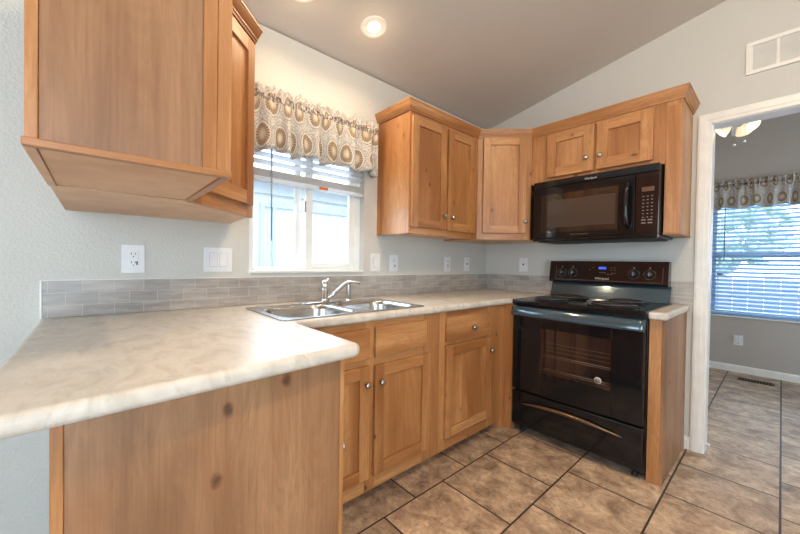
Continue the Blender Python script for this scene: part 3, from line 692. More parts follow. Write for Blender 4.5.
door(cs, 0.02, 0.414, 0.135, 0.668, (0.414 - 0.024, 0.585)); door(cs, f0, -1.440 + 2.262, 0.135, 0.662, (f0 + 0.030, 0.581))
cd = thing('drawer_base_cabinet', 'wooden base cabinet with one drawer over one door, left of the range', 'cabinet', (BF, -1.3445, 0.0), R(90))
L = 1.3445 - 0.700
MB().box(0, 0.016, 0.02, BF - 0.003, TK, BT).box(L - 0.016, L, 0.02, BF - 0.003, TK, BT).box(0.016, L - 0.016, 0.02, BF - 0.003, TK, TK + 0.014).box(0.0, L, 0.075, 0.09, 0, TK - 0.001).obj('case', 'wood_v', cd)
frame(cd, [(0, 0.06), (L - 0.165, L)], [(0.06, L - 0.165, TK, TK + 0.055), (0.06, L - 0.165, BT - 0.045, BT), (0.06, L - 0.165, 0.66, 0.71)], TK, BT)
slab(cd, 0.046, 0.477, 0.697, 0.838, 'drawer_front', (0.282, 0.760))
door(cd, 0.046, 0.502, 0.138, 0.675, (0.502 - 0.022, 0.585))
# filler between drawer cabinet and range
fl = MB().box(0.001, 0.606, -0.6995, -0.640, 0, BT, 0.001).box(0.602, 0.664, -0.640, -0.600, 0, BT, 0.001).obj('corner_filler', 'wood_v')
tag(fl, 'narrow orange wooden filler strip between base cabinets and the range', 'cabinet filler')
# narrow end cabinet right of the range
ne = thing('range_end_cabinet', 'narrow wooden end panel cabinet standing right of the range', 'cabinet', (1.436, -0.600, 0.0))
MB().box(0.0, 0.054, 0.0, 0.020, 0, BT, 0.001).obj('front_stile', 'wood_v', ne)
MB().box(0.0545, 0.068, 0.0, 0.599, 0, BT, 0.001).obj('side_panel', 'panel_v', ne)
MB().box(0.0, 0.010, 0.021, 0.599, 0, BT).obj('inner_panel', 'wood_v', ne)

# peninsula base
pb = thing('peninsula_cabinet', 'wooden peninsula base cabinet whose wide end panel faces the viewer, under the counter', 'cabinet', (0.612, -2.866, 0.0))
LX, LY = 1.060 - 0.612, 2.866 - 2.266
MB().box(0, LX - 0.012, 0, 0.012, 0, BT).box(0, 0.010, 0.0125, LY - 0.02, 0.0, BT).box(0.0105, LX - 0.012, 0.0125, LY - 0.08, TK, TK + 0.014).obj('case', 'wood_v', pb)
MB().box(LX - 0.0118, LX - 0.005, 0.018, LY - 0.013, 0, BT).obj('end_panel', 'panel_v', pb)
MB().box(LX - 0.0118, LX, 0.0, 0.0178, 0, BT, 0.0015).obj('corner_stile', 'wood_v', pb)
MB().box(LX - 0.0118, LX, LY - 0.0128, LY, 0, BT, 0.0015).obj('corner_stile', 'wood_v', pb)
fr_ = MB().box(0.02, LX - 0.0122, LY - 0.02, LY - 0.001, TK, BT).obj('face_frame', 'wood_v', pb)
d = MB().box(0.08, LX - 0.04, LY, LY + 0.018, 0.12, 0.66, 0.003).obj('door', 'wood_v', pb)
MB().lathe([(0, 0), (0.006, 0), (0.0055, 0.010), (0.008, 0.014), (0.0145, 0.017), (0.0155, 0.022), (0.012, 0.027), (0, 0.029)], (LX - 0.07, LY + 0.020, 0.572), 'Y', 20).obj('knob', 'nickel', d)
MB().box(0.08, LX - 0.04, LY, LY + 0.018, 0.70, 0.842, 0.003).obj('drawer_front', 'wood_h', pb)

# ------------------------------------------------------------------ countertop
CT, CB = 0.914, 0.8755
def arc(cx, cy, r, a0, a1, n=6): return [(cx + r * math.cos(R(a0 + (a1 - a0) * i / n)), cy + r * math.sin(R(a0 + (a1 - a0) * i / n))) for i in range(n + 1)]
poly = [(0.001, -2.966), (1.140, -2.966)] + arc(1.092 - 0.03, -2.222 - 0.03, 0.03, 4, 90) + [(0.648, -2.222), (0.640, -2.214)] + [(0.640, -0.6405), (0.6645, -0.6405), (0.6645, -0.001), (0.001, -0.001)]
ct = MB().plate_with_holes(poly, [[(0.165, -2.235), (0.585, -2.235), (0.585, -1.475), (0.165, -1.475)]], CB, CT, 0.0165, 5).obj('countertop', 'counter')
tag(ct, 'long cream stone-look laminate countertop with peninsula and cut-out for the sink', 'countertop')
c2 = MB().prism([(1.4345, -0.001), (1.4345, -0.640)] + arc(1.518 - 0.02, -0.62, 0.02, -90, 0) + [(1.518, -0.001)], CB, CT, 0.0125, 4).obj('countertop', 'counter')
tag(c2, 'small narrow cream countertop piece on the panel right of the range', 'countertop')
# wood build-up strip just under the counter
# backsplash
bs = thing('tile_backsplash', 'grey stone brick-tile backsplash strip, three rows high, behind the counters', 'backsplash', (0, 0, 0))
MB().box(0.0005, 0.0105, -2.960, -0.0005, CT + 0.0005, 1.0595, 0.001).obj('tile_strip', 'splash_a', bs)
MB().box(0.011, 1.5335, -0.0105, -0.0005, CT + 0.0005, 1.0595, 0.001).obj('tile_strip', 'splash_b', bs)
MB().box(0.0005, 0.012, -2.966, -2.9603, CT + 0.0005, 1.062, 0.001).box(0.0005, 0.009, -2.9603, -0.001, 1.0597, 1.0635, 0.001).obj('edge_trim', 'trim', bs)

# ------------------------------------------------------------------ sink and faucet
sk = thing('kitchen_sink', 'double bowl stainless steel drop-in sink under the window', 'sink', (0.375, -1.857, CT))
def rrect(x0, x1, y0, y1, r, n=6):
    return arc(x1 - r, y1 - r, r, 0, 90, n) + arc(x0 + r, y1 - r, r, 90, 180, n) + arc(x0 + r, y0 + r, r, 180, 270, n) + arc(x1 - r, y0 + r, r, 270, 360, n)
def bowl_loops(x0, x1, y0, y1):
    Lp = [(0.0, 0.002), (0.006, -0.003), (0.010, -0.02), (0.018, -0.14), (0.03, -0.165), (0.06, -0.172)]
    out = []
    for ins, z in Lp: out.append([(x, y, z) for x, y in rrect(x0 + ins, x1 - ins, y0 + ins, y1 - ins, max(0.085 - ins * 0.4, 0.03), 7)])
    return out
def sink_rim():
    MB().plate_with_holes(rrect(-0.232, 0.232, -0.405, 0.405, 0.03), [rrect(-0.150, 0.205, a_, c_, 0.085, 7) for a_, c_ in ((-0.375, -0.012), (0.018, 0.375))], 0.0006, 0.0046, 0.0015, 2).obj('rim', 'steel', sk)
    for (ya, yb) in ((-0.375, -0.012), (0.018, 0.375)):
        t = bmesh.new(); rings = [[t.verts.new(p) for p in lp] for lp in bowl_loops(-0.150, 0.205, ya, yb)]
        for a, c in zip(rings, rings[1:]):
            n = len(a)
            for k in range(n): t.faces.new((a[k], a[(k + 1) % n], c[(k + 1) % n], c[k]))
        t.faces.new(rings[-1]); bmesh.ops.recalc_face_normals(t, faces=t.faces); bmesh.ops.reverse_faces(t, faces=t.faces)
        bb = MB(); bb._merge(t, smooth=True); bw = bb.obj('bowl', 'steel', sk)
        cx, cy = 0.03, (ya + yb) / 2
        MB().lathe([(0.0, -0.170), (0.020, -0.170), (0.036, -0.166), (0.043, -0.1695), (0.043, -0.1715)], (cx, cy, 0), 'Z', 20).obj('drain', 'chrome', bw)
sink_rim()
fc = thing('faucet', 'chrome single-handle faucet with long angled spout behind the sink', 'faucet', (0.178, -1.857, CT + 0.005))
MB().prism(rrect(-0.025, 0.025, -0.125, 0.125, 0.024), 0.0, 0.008, 0.003, 2).obj('deck_plate', 'chrome', fc)
by = 0.022
MB().lathe([(0, 0.0075), (0.027, 0.0075), (0.026, 0.022), (0.021, 0.030), (0.0195, 0.075), (0.0175, 0.080), (0, 0.082)], (0, by, 0), 'Z', 24).obj('body', 'chrome', fc)
MB().lathe([(0, 0.083), (0.0185, 0.083), (0.021, 0.092), (0.018, 0.118), (0.011, 0.126), (0, 0.128)], (0, by, 0), 'Z', 24).box(-0.004, 0.004, by + 0.010, by + 0.024, 0.085, 0.135, 0.003).obj('handle', 'chrome', fc)
MB().tube([(0.012, by + 0.008, 0.018), (0.022, by + 0.045, 0.050), (0.032, by + 0.086, 0.086), (0.037, by + 0.110, 0.106), (0.043, by + 0.128, 0.114), (0.052, by + 0.152, 0.116), (0.062, by + 0.180, 0.114), (0.066, by + 0.192, 0.108)], [0.011, 0.0105, 0.010, 0.010, 0.010, 0.010, 0.011, 0.0115], 14).obj('spout', 'chrome', fc)
sp = thing('side_sprayer', 'upright chrome side sprayer on the sink ledge, right of the faucet', 'sprayer', (0.196, -1.690, CT + 0.005))
MB().lathe([(0, 0), (0.020, 0), (0.018, 0.010), (0.012, 0.014), (0.0, 0.0145)], (0, 0, 0), 'Z', 20).obj('holder', 'chrome', sp)
MB().lathe([(0, 0.015), (0.0095, 0.015), (0.012, 0.04), (0.0135, 0.085), (0.014, 0.108), (0.011, 0.112), (0, 0.113)], (0, 0, 0), 'Z', 20).obj('spray_head', 'nickel', sp)

# ------------------------------------------------------------------ range
rg = thing('electric_range', 'black freestanding electric range with coil burners between the cabinets', 'stove', (0.668, -0.60, 0.0))
RW = 0.764
MB().box(0.002, RW - 0.002, 0.0, 0.575, 0.035, 0.885, 0.002).obj('body', 'black_p', rg)
# oven door: frame with window opening, handle across the top
DY = -0.052
b = MB(); b.box(0.004, 0.204, DY, -0.002, 0.302, 0.846, 0.006).box(0.602, RW - 0.004, DY, -0.002, 0.302, 0.846, 0.006).box(0.200, 0.606, DY, -0.002, 0.302, 0.452, 0.004).box(0.200, 0.606, DY, -0.002, 0.738, 0.846, 0.004)
dr = b.obj('oven_door', 'black', rg)
MB().box(0.198, 0.608, DY - 0.0015, DY + 0.002, 0.448, 0.742).obj('door_window', 'oven_glass', dr)
MB().box(0.206, 0.600, -0.045, -0.0215, 0.4525, 0.4545).box(0.206, 0.600, -0.010, -0.0022, 0.453, 0.737).obj('inner_door_panel', 'oven_liner', dr)
b = MB()
for z in (0.478, 0.568):
    b.tube([(0.21, -0.018, z), (0.598, -0.018, z)], 0.0034, 8)
    b.tube([(0.21, -0.036, z - 0.006), (0.598, -0.036, z - 0.006)], 0.0018, 8)
for z in (0.60, 0.625, 0.65): b.tube([(0.215, -0.030, z), (0.595, -0.030, z)], 0.0010, 6)
b.obj('oven_rack', 'rack', dr)
b = MB(); b.lathe([(0, 0), (0.019, 0), (0.019, 0.0012), (0, 0.0014)], (0.541, DY - 0.0017, 0.492), '-Y', 24)
bd = b.obj('round_sticker', 'letter', dr); bd.scale = (1, 1, 1)
MB().lathe([(0, 0), (0.0155, 0), (0.0155, 0.0004), (0, 0.0004)], (0.541, DY - 0.0032, 0.492), '-Y', 24).obj('sticker_center', 'letter_dim', bd)
# handle: full-width curved bar
t = bmesh.new(); n = 24; rings = []
for i in range(n + 1):
    u = i / n; x = 0.0 + RW * u; bow = 0.014 * math.sin(math.pi * u) ** 0.7
    y = DY - 0.012 - bow
    prof = [(y - 0.006, 0.806), (y - 0.013, 0.812), (y - 0.014, 0.822), (y + 0.000, 0.862), (y + 0.008, 0.870), (DY + 0.012, 0.872), (DY + 0.012, 0.848), (y + 0.004, 0.812)]
    rings.append([t.verts.new((x, p, z)) for p, z in prof])
for a, c in zip(rings, rings[1:]):
    for k in range(8): t.faces.new((a[k], a[(k + 1) % 8], c[(k + 1) % 8], c[k]))
t.faces.new(rings[0]); t.faces.new(rings[-1][::-1]); bmesh.ops.recalc_face_normals(t, faces=t.faces)
b = MB(); b._merge(t, smooth=True); b.obj('handle', 'black_refl', dr)
# storage drawer with arched pull
dw = MB().box(0.004, RW - 0.004, -0.050, -0.002, 0.058, 0.292, 0.008).obj('storage_drawer', 'black', rg)
pts = []
for i in range(25):
    u = i / 24; pts.append((0.070 + 0.60 * u, -0.056 - 0.010 * math.sin(math.pi * u), 0.214 + 0.026 * math.sin(math.pi * u)))
MB().tube(pts, [0.002 + 0.010 * math.sin(math.pi * i / 24) ** 0.6 for i in range(25)], 10).obj('drawer_pull', plain('bronze_painted_glint', (0.23, 0.15, 0.09), 0.22, metal=0.8), dw)  # bronze colour paints the highlight along the curve of the pull
# cooktop
ck = MB().box(-0.002, RW + 0.002, -0.064, 0.585, 0.884, 0.915, 0.007, 3).obj('cooktop', 'black', rg)
for (bx, by_, rr) in ((0.20, 0.095, 0.105), (0.565, 0.095, 0.125), (0.20, 0.36, 0.125), (0.565, 0.36, 0.105)):
    pan = MB().lathe([(rr, 0.9156), (rr + 0.012, 0.9175), (rr + 0.006, 0.920), (rr - 0.004, 0.917), (rr * 0.75, 0.9160), (0.0, 0.9156)], (bx, by_, 0), 'Z', 40).obj('burner', 'black_p', rg)
    pts = []; T = 4.0; n = 110
    for i in range(n + 1):
        a = 2 * math.pi * T * i / n; q_ = 0.018 + (rr - 0.022) * i / n; pts.append((bx + q_ * math.cos(a), by_ + q_ * math.sin(a), 0.9275))
    MB().tube(pts, 0.0062, 8).obj('coil', 'coil', pan)
# backguard
b = MB().prism([(0.510, 0.9155), (0.548, 1.0235), (0.585, 1.0235), (0.585, 0.9155)], 0.0, RW, 0.002, 1, mat=Matrix(((0, 0, 1, 0), (1, 0, 0, 0), (0, 1, 0, 0), (0, 0, 0, 1))))
bgd = b.obj('backguard', 'black_refl', rg)
t = bmesh.new()
pf = [(0.515, 1.024), (0.500, 1.034), (0.522, 1.178), (0.530, 1.184), (0.586, 1.184), (0.586, 1.024)]
ra = [t.verts.new((-0.006, y, z)) for y, z in pf]; rb = [t.verts.new((RW - 0.010, y, z)) for y, z in pf]
for k in range(6): t.faces.new((ra[k], ra[(k + 1) % 6], rb[(k + 1) % 6], rb[k]))
t.faces.new(ra[::-1]); t.faces.new(rb); bmesh.ops.recalc_face_normals(t, faces=t.faces)
b = MB(); b._merge(t); cp = b.obj('control_panel', 'brownblack', rg)
til = math.atan2(0.022, 0.144)
def cpy(z): return 0.500 + (z - 1.034) / 0.144 * 0.022
nrm = Vector((0, -math.cos(til), math.sin(til)))
for kx in (0.090, 0.171, 0.566, 0.655):
    z = 1.098; c = Vector((kx, cpy(z), z)) + nrm * 0.0005
    kb = MB().lathe([(0, 0), (0.025, 0), (0.024, 0.004), (0.019, 0.007), (0.017, 0.020), (0.013, 0.023), (0, 0.023)], c, nrm, 24).obj('control_knob', 'black_p', cp)
    c3 = c + nrm * 0.0235
    MB().box(-0.0016, 0.0016, -0.0006, 0.0006, -0.014, 0.014, mat=Matrix.Translation(c3) @ Matrix.Rotation(-til, 4, 'X')).obj('pointer', 'dial', kb)
    b = MB()
    for i in range(30):
        if i % 6 == 5: continue
        a0, a1 = 2 * math.pi * i / 30, 2 * math.pi * (i + 0.8) / 30
        m = Matrix.Translation(c + nrm * 0.0003) @ Matrix.Rotation(-til, 4, 'X')
        b.tube([m @ Vector((0.032 * math.cos(a_), 0, 0.032 * math.sin(a_))) for a_ in (a0, a1)], 0.0007, 5)
    m = Matrix.Translation(c + nrm * 0.0004) @ Matrix.Rotation(-til, 4, 'X')
    b.box(-0.003, 0.003, -0.0004, 0.0004, 0.040, 0.048, mat=m)
    b.obj('dial_marks', 'dial', kb)
MB().box(-0.024, 0.024, -0.0009, 0.0009, -0.0075, 0.0085, mat=Matrix.Translation((0.372, cpy(1.135) - 0.001, 1.135)) @ Matrix.Rotation(-til, 4, 'X')).obj('display', 'screen_blue', cp)
b = MB()
for i, (x, z) in enumerate([(0.31, 1.138), (0.29, 1.122), (0.43, 1.138), (0.45, 1.138), (0.43, 1.122), (0.452, 1.122), (0.437, 1.100), (0.452, 1.100), (0.36, 1.102), (0.375, 1.102), (0.39, 1.102), (0.41, 1.092), (0.43, 1.092)]):
    b.box(-0.006, 0.006, -0.0004, 0.0004, -0.0015, 0.0015, mat=Matrix.Translation((x, cpy(z) - 0.0006, z)) @ Matrix.Rotation(-til, 4, 'X'))
for xx in (0.045, 0.50 + 0.225): b.box(-0.0007, 0.0007, -0.0004, 0.0004, -0.05, 0.05, mat=Matrix.Translation((xx, cpy(1.095) - 0.0006, 1.095)) @ Matrix.Rotation(-til, 4, 'X'))
b.box(-0.34, 0.34, -0.0004, 0.0004, -0.0007, 0.0007, mat=Matrix.Translation((0.385, cpy(1.045) - 0.0006, 1.045)) @ Matrix.Rotation(-til, 4, 'X'))
b.obj('button_marks', 'letter_dim', cp)
text_obj('brand_lettering', 'Whirlpool', 0.022, 'letter', cp, (0.372, cpy(1.060) - 0.001, 1.060), (R(90) - til, 0, 0))
# feet
for (x, y) in ((0.05, 0.02), (RW - 0.05, 0.02), (0.05, 0.53), (RW - 0.05, 0.53)):
    MB().lathe([(0, 0.0005), (0.018, 0.0005), (0.018, 0.012), (0.010, 0.014), (0.010, 0.035), (0, 0.035)], (x, y, 0), 'Z', 14).obj('foot', 'black_m', rg)

# ------------------------------------------------------------------ microwave
mw = thing('microwave', 'black over-the-range microwave mounted under the short cabinet', 'microwave', (0.671, -0.395, 1.322))
MWW, MH = 0.752, 0.430
MB().box(0, MWW, 0.030, 0.394, 0.006, MH, 0.003).obj('body', 'black_p', mw)
MB().box(0.02, MWW - 0.02, 0.04, 0.36, -0.004, 0.0055, 0.002).obj('bottom_vent', 'black_m', mw)
mdoor = MB().box(0.001, 0.634, 0.0, 0.029, 0.022, MH - 0.048, 0.004).obj('door', 'black', mw)
MB().box(0.055, 0.545, -0.0012, 0.0, 0.060, 0.330).obj('door_window', plain('dark_window_glass', (0.020, 0.014, 0.012), 0.04, spec=0.9), mdoor)
MB().box(0.105, 0.530, -0.0018, -0.0013, 0.095, 0.285).obj('window_screen', plain('window_screen_brown', (0.050, 0.038, 0.033), 0.12, spec=0.8), mdoor)
MB().box(0.0, MWW, 0.0, 0.029, MH - 0.046, MH, 0.004).obj('top_grille', 'black', mw)
MB().box(0.0, MWW, 0.0, 0.029, 0.0, 0.020, 0.004).obj('lower_trim', 'black', mw)
cpn = MB().box(0.637, MWW - 0.001, 0.001, 0.029, 0.022, MH - 0.048, 0.003).obj('control_panel', 'brownblack', mw)
pts = [(0.603, 0.002, 0.072), (0.602, -0.020, 0.080), (0.600, -0.038, 0.115), (0.598, -0.044, 0.20), (0.600, -0.038, 0.285), (0.602, -0.020, 0.325), (0.603, 0.002, 0.334)]
def smooth_pts(P, n=5):
    out = []; P = [Vector(p) for p in P]
    for i in range(len(P) - 1):
        p0, p1, p2, p3 = P[max(i - 1, 0)], P[i], P[i + 1], P[min(i + 2, len(P) - 1)]
        for k in range(n):
            u = k / n; out.append(0.5 * ((2 * p1) + (p2 - p0) * u + (2 * p0 - 5 * p1 + 4 * p2 - p3) * u * u + (3 * p1 - p0 - 3 * p2 + p3) * u ** 3))
    out.append(P[-1]); return out
MB().tube(smooth_pts(pts), 0.0125, 14).obj('handle', 'black', mdoor)
MB().box(0.668, 0.728, -0.0008, 0.001, 0.272, 0.298).obj('display', 'screen_amber', cpn)
b = MB()
for r_ in range(7):
    for c_ in range(3): b.box(0.672 + c_ * 0.021, 0.681 + c_ * 0.021, -0.0008, 0.001, 0.118 + r_ * 0.0205, 0.1225 + r_ * 0.0205)
for r_ in range(2):
    for c_ in range(2): b.box(0.668 + c_ * 0.032, 0.690 + c_ * 0.032, -0.0008, 0.001, 0.083 + r_ * 0.018, 0.090 + r_ * 0.018)
b.obj('keypad', 'letter_dim', cpn)
text_obj('brand_lettering', 'Whirlpool', 0.0175, 'letter', mw, (0.385, -0.001, MH - 0.028), (R(90), 0, 0))
b = MB()
for k in range(9): b.box(0.265 + k * 0.013, 0.274 + k * 0.013, -0.0009, 0.0, 0.040, 0.0425)
b.obj('small_print', 'letter_dim', mdoor)

# ------------------------------------------------------------------ outlets and switches
def plate(name, label, cat, loc, rz, w, h, kind, group=None):
    p = thing(name, label, cat, loc, rz, group)
    MB().box(-w / 2, w / 2, -0.006, -0.0004, -h / 2, h / 2, 0.0025).obj('cover_plate', 'plate', p)
    if kind == 'duplex':
        for s_ in (-1, 1):
            o = MB().lathe([(0, 0), (0.017, 0), (0.016, 0.0022), (0, 0.0024)], (0, -0.0061, s_ * 0.020), '-Y', 20).obj('socket', 'plate', p)
            MB().box(-0.0075, -0.005, -0.0092, -0.0084, s_ * 0.020, s_ * 0.020 + 0.009).box(0.005, 0.0075, -0.0092, -0.0084, s_ * 0.020, s_ * 0.020 + 0.008).box(-0.002, 0.002, -0.0092, -0.0084, s_ * 0.020 - 0.011, s_ * 0.020 - 0.006).obj('slots', 'plate_dark', o)
    elif kind == 'gfci':
        o = MB().box(-0.0165, 0.0165, -0.0085, -0.0061, -0.034, 0.034, 0.001).obj('socket', 'plate', p)
        b = MB()
        for s_ in (-1, 1): b.box(-0.0085, -0.006, -0.0092, -0.0086, s_ * 0.019, s_ * 0.019 + 0.009).box(0.005, 0.0075, -0.0092, -0.0086, s_ * 0.019, s_ * 0.019 + 0.008).box(-0.002, 0.002, -0.0092, -0.0086, s_ * 0.019 - 0.011, s_ * 0.019 - 0.006)
        b.obj('slots', 'plate_dark', o)
        MB().box(0.009, 0.0155, -0.0096, -0.0086, -0.026, -0.010).obj('test_button', 'blue_led', o)
    elif kind == 'rocker':
        for s_ in ((-1, 1) if w > 0.1 else (0,)):
            MB().box(s_ * 0.023 - 0.0178, s_ * 0.023 + 0.0178, -0.0066, -0.0061, -0.0353, 0.0353).obj('shadow_rim', 'gap', p)  # flat grey rim stands in for the shadow gap round the rocker
            MB().box(s_ * 0.023 - 0.0165, s_ * 0.023 + 0.0165, -0.0095, -0.0067, -0.034, 0.034, 0.0015).obj('rocker_switch', 'plate', p)
    elif kind == 'toggle_dark':
        MB().box(-0.011, 0.011, -0.0085, -0.0061, -0.022, 0.022, 0.001).obj('socket', 'plate', p)
        MB().lathe([(0, 0), (0.008, 0), (0.006, 0.004), (0, 0.005)], (0, -0.0086, 0.004), '-Y', 14).obj('jack', 'plate_dark', p)
    return p
A90 = R(90)
plate('wall_outlet', 'white outlet plate below the hanging cabinet, left of the double switch', 'outlet', (0.0, -2.683, 1.150), A90, 0.082, 0.124, 'gfci')
plate('light_switch', 'white double-gang rocker switch plate, just left of the window', 'switch', (0.0, -2.344, 1.152), A90, 0.130, 0.122, 'rocker')
plate('light_switch', 'white single switch plate nearest the window on its right side', 'switch', (0.0, -1.346, 1.151), A90, 0.084, 0.124, 'rocker')
plate('wall_outlet', 'white outlet plate second right of the window, beside the single switch', 'outlet', (0.0, -1.177, 1.146), A90, 0.084, 0.124, 'gfci')
plate('wall_outlet', 'white outlet plate left one of the close pair near the corner', 'outlet', (0.0, -0.573, 1.146), A90, 0.080, 0.124, 'duplex')
plate('phone_jack', 'white jack plate with dark center, right one of the pair near the corner', 'jack', (0.0, -0.308, 1.146), A90, 0.080, 0.124, 'toggle_dark')
plate('phone_jack', 'white jack plate with dark center on the wall left of the range', 'jack', (0.388, 0.0, 1.150), 0, 0.080, 0.120, 'toggle_dark')
dn = plate('wall_outlet', 'white outlet low on the dining room wall below the window', 'outlet', (1.594, YD, 0.355), 0, 0.076, 0.110, 'duplex')
nl = thing('night_light', 'small white plug-in night light in the dining room outlet', 'night light', (1.594, YD - 0.009, 0.375))
MB().box(-0.022, 0.022, -0.030, -0.001, -0.012, 0.030, 0.008).obj('housing', 'plate', nl)
MB().lathe([(0, 0), (0.014, 0.002), (0.016, 0.012), (0.010, 0.024), (0, 0.028)], (0, -0.016, 0.030), 'Z', 14).obj('lamp_cover', 'glass', nl)

# ------------------------------------------------------------------ valances
def valance(name, label, loc, rz, L, z_top, z_rod, z_bot, depth, seed, ret_l=True, ret_r=True, drop_end=0.0):
    v = thing(name, label, 'curtain', loc, rz)
    rr = random.Random(seed)
    n = int(L / 0.006); cols = []
    ph = [rr.uniform(0, 6.28) for _ in range(4)]
    def wave(x): return 0.95 * math.sin(x * 58 + ph[0] + 1.8 * math.sin(x * 9 + ph[1])) + 0.35 * math.sin(x * 101 + ph[2]) 
    def wavet(x): return 0.6 * math.sin(x * 120 + ph[1] + 1.1 * math.sin(x * 17)) + 0.4 * math.sin(x * 210 + ph[3])
    rows = [(z_top, 0.016, 1), (z_top - 0.014, 0.018, 1), (z_rod + 0.014, 0.009, 1), (z_rod, 0.008, 1), (z_rod - 0.018, 0.010, 0.8), (z_rod - 0.05, 0.018, 0.35)]
    nr = 10
    for k in range(1, nr + 1): rows.append((z_rod - 0.05 + (z_bot - z_rod + 0.05) * k / nr, 0.018 + 0.014 * k / nr, 0.35 - 0.35 * k / nr))
    xs = []
    if ret_l: xs += [('l', u) for u in (0.0, 0.35, 0.7)]
    xs += [('m', i / n * L) for i in range(n + 1)]
    if ret_r: xs += [('r', u) for u in (0.7, 0.35, 0.0)]
    t = bmesh.new(); uvl = t.loops.layers.uv.new('UVMap'); grid = []; us = []; s_acc = 0; last = None
    for kind, q_ in xs:
        colv = []
        x = {'l': 0.0, 'm': q_, 'r': L}[kind]
        for (z, amp, tt) in rows:
            wv = wave(x) * (1 - tt) + wavet(x) * tt
            y = -depth - amp * wv
            if kind != 'm': y = -depth * q_ - 0.004
            zz = z + (0.013 * wavet(x * 0.83) + 0.008 * math.sin(x * 260 + ph[0]) if tt == 1 and z > z_rod + 0.02 else 0) + (0.012 * math.sin(x * 31 + ph[2]) * max(0, (z_bot + 0.1 - z) / 0.1) if z < z_bot + 0.1 else 0) + (0.004 * wavet(x * 1.7) if abs(z - z_rod) < 0.02 else 0)
            colv.append(t.verts.new((x, y, zz)))
        p = colv[-1].co
        if last is not None: s_acc += min(0.02, (p - last).length)
        last = p.copy(); us.append(s_acc); grid.append(colv)
    for i in range(len(grid) - 1):
        for k in range(len(rows) - 1):
            f = t.faces.new((grid[i][k], grid[i + 1][k], grid[i + 1][k + 1], grid[i][k + 1])); f.smooth = True
            for lp, (ii, kk) in zip(f.loops, ((i, k), (i + 1, k), (i + 1, k + 1), (i, k + 1))): lp[uvl].uv = (us[ii], rows[kk][0] - z_bot + 0.004)
            f.material_index = 1 if k in (2, 3) else 0
    me = bpy.data.meshes.new('fabric'); t.to_mesh(me); t.free(); me.materials.append(MT['valance']); me.materials.append(MT['valance_band'])
    o = bpy.data.objects.new('fabric', me); COL.objects.link(o); o.parent = v
    m = o.modifiers.new('thick', 'SOLIDIFY'); m.thickness = 0.0012
    MB().tube([(0.004, -0.002, z_rod), (0.004, -depth + 0.012, z_rod), (L - 0.004, -depth + 0.012, z_rod), (L - 0.004, -0.002, z_rod)], 0.006, 10).obj('curtain_rod', 'trim', v)
    return v
# kitchen: local x runs towards +Y, front towards +X
valance('window_valance', 'gathered medallion-print valance over the kitchen window', (0.0, -2.262, 0.0), R(90), 0.868, 2.075, 2.018, 1.738, 0.075, 3)
valance('window_valance', 'gathered medallion-print valance over the dining room window', (1.255, YD, 0.0), 0, 1.80, 2.105, 2.062, 1.805, 0.075, 8)

# ------------------------------------------------------------------ blinds
bl = thing('window_blind', 'white blind raised most of the way up the kitchen window', 'blind', (-0.022, -1.821, 0.0), R(90))
hw = 0.364
MB().box(-hw, hw, -0.020, 0.020, 1.975, 2.02, 0.003).obj('headrail', 'slat', bl)
b = MB()
for k in range(7):
    z = 1.95 - k * 0.042
    b.box(-hw, hw, -0.022, 0.022, z - 0.0012, z + 0.0012, mat=Matrix.Translation((0, 0, z)) @ Matrix.Rotation(R(-22), 4, 'X') @ Matrix.Translation((0, 0, -z)))
for k in range(9): b.box(-hw, hw, -0.0225, 0.0225, 1.617 + k * 0.0046, 1.6195 + k * 0.0046, 0.0008, 1)
b.obj('slats', 'slat', bl)
MB().box(-hw - 0.003, hw + 0.003, -0.024, 0.024, 1.590, 1.6145, 0.005).obj('bottom_rail', 'slat', bl)
MB().box(0.036, 0.096, -0.0255, -0.0243, 1.594, 1.611).obj('warning_tag', 'orange_tag', bl)
MB().tube([(-0.262, -0.030, 1.97), (-0.259, -0.034, 1.262)], 0.0048, 8).obj('wand', plain('clear_grey_wand', (0.30, 0.33, 0.36), 0.2), bl)
for x in (-0.29, 0.0, 0.29): MB().tube([(x, 0.0, 1.62), (x, 0.0, 1.97)], 0.0010, 5).obj('ladder_cord', 'trim', bl)
MB().tube([(0.255, -0.027, 1.20), (0.255, -0.027, 1.97)], 0.0011, 5).obj('pull_cord', 'trim', bl)
b2 = thing('window_blind', 'lowered white horizontal blind glowing blue in the dining room window', 'blind', (2.148, YD + 0.016, 0.0))
hw = 0.805
MB().box(-hw, hw, -0.024, 0.024, 1.975, 2.02, 0.003).obj('headrail', 'slat', b2)
b = MB(); k = 0; z = 1.945
while z > 0.68:
    b.box(-hw, hw, -0.024, 0.024, z - 0.0014, z + 0.0014, mat=Matrix.Translation((0, 0, z)) @ Matrix.Rotation(R(28), 4, 'X') @ Matrix.Translation((0, 0, -z)))
    z -= 0.0445
b.obj('slats', 'slat_skylit', b2)
MB().box(-hw, hw, -0.024, 0.024, 0.634, 0.655, 0.004).obj('bottom_rail', 'slat_skylit', b2)
for x in (-0.55, -0.05, 0.5): MB().tube([(x, -0.025, 0.65), (x, -0.025, 1.97)], 0.0012, 5).obj('ladder_cord', 'slat_skylit', b2)
MB().tube([(-0.685, -0.034, 1.97), (-0.685, -0.036, 1.24)], 0.0045, 8).obj('wand', plain('grey_wand', (0.16, 0.20, 0.24), 0.3), b2)

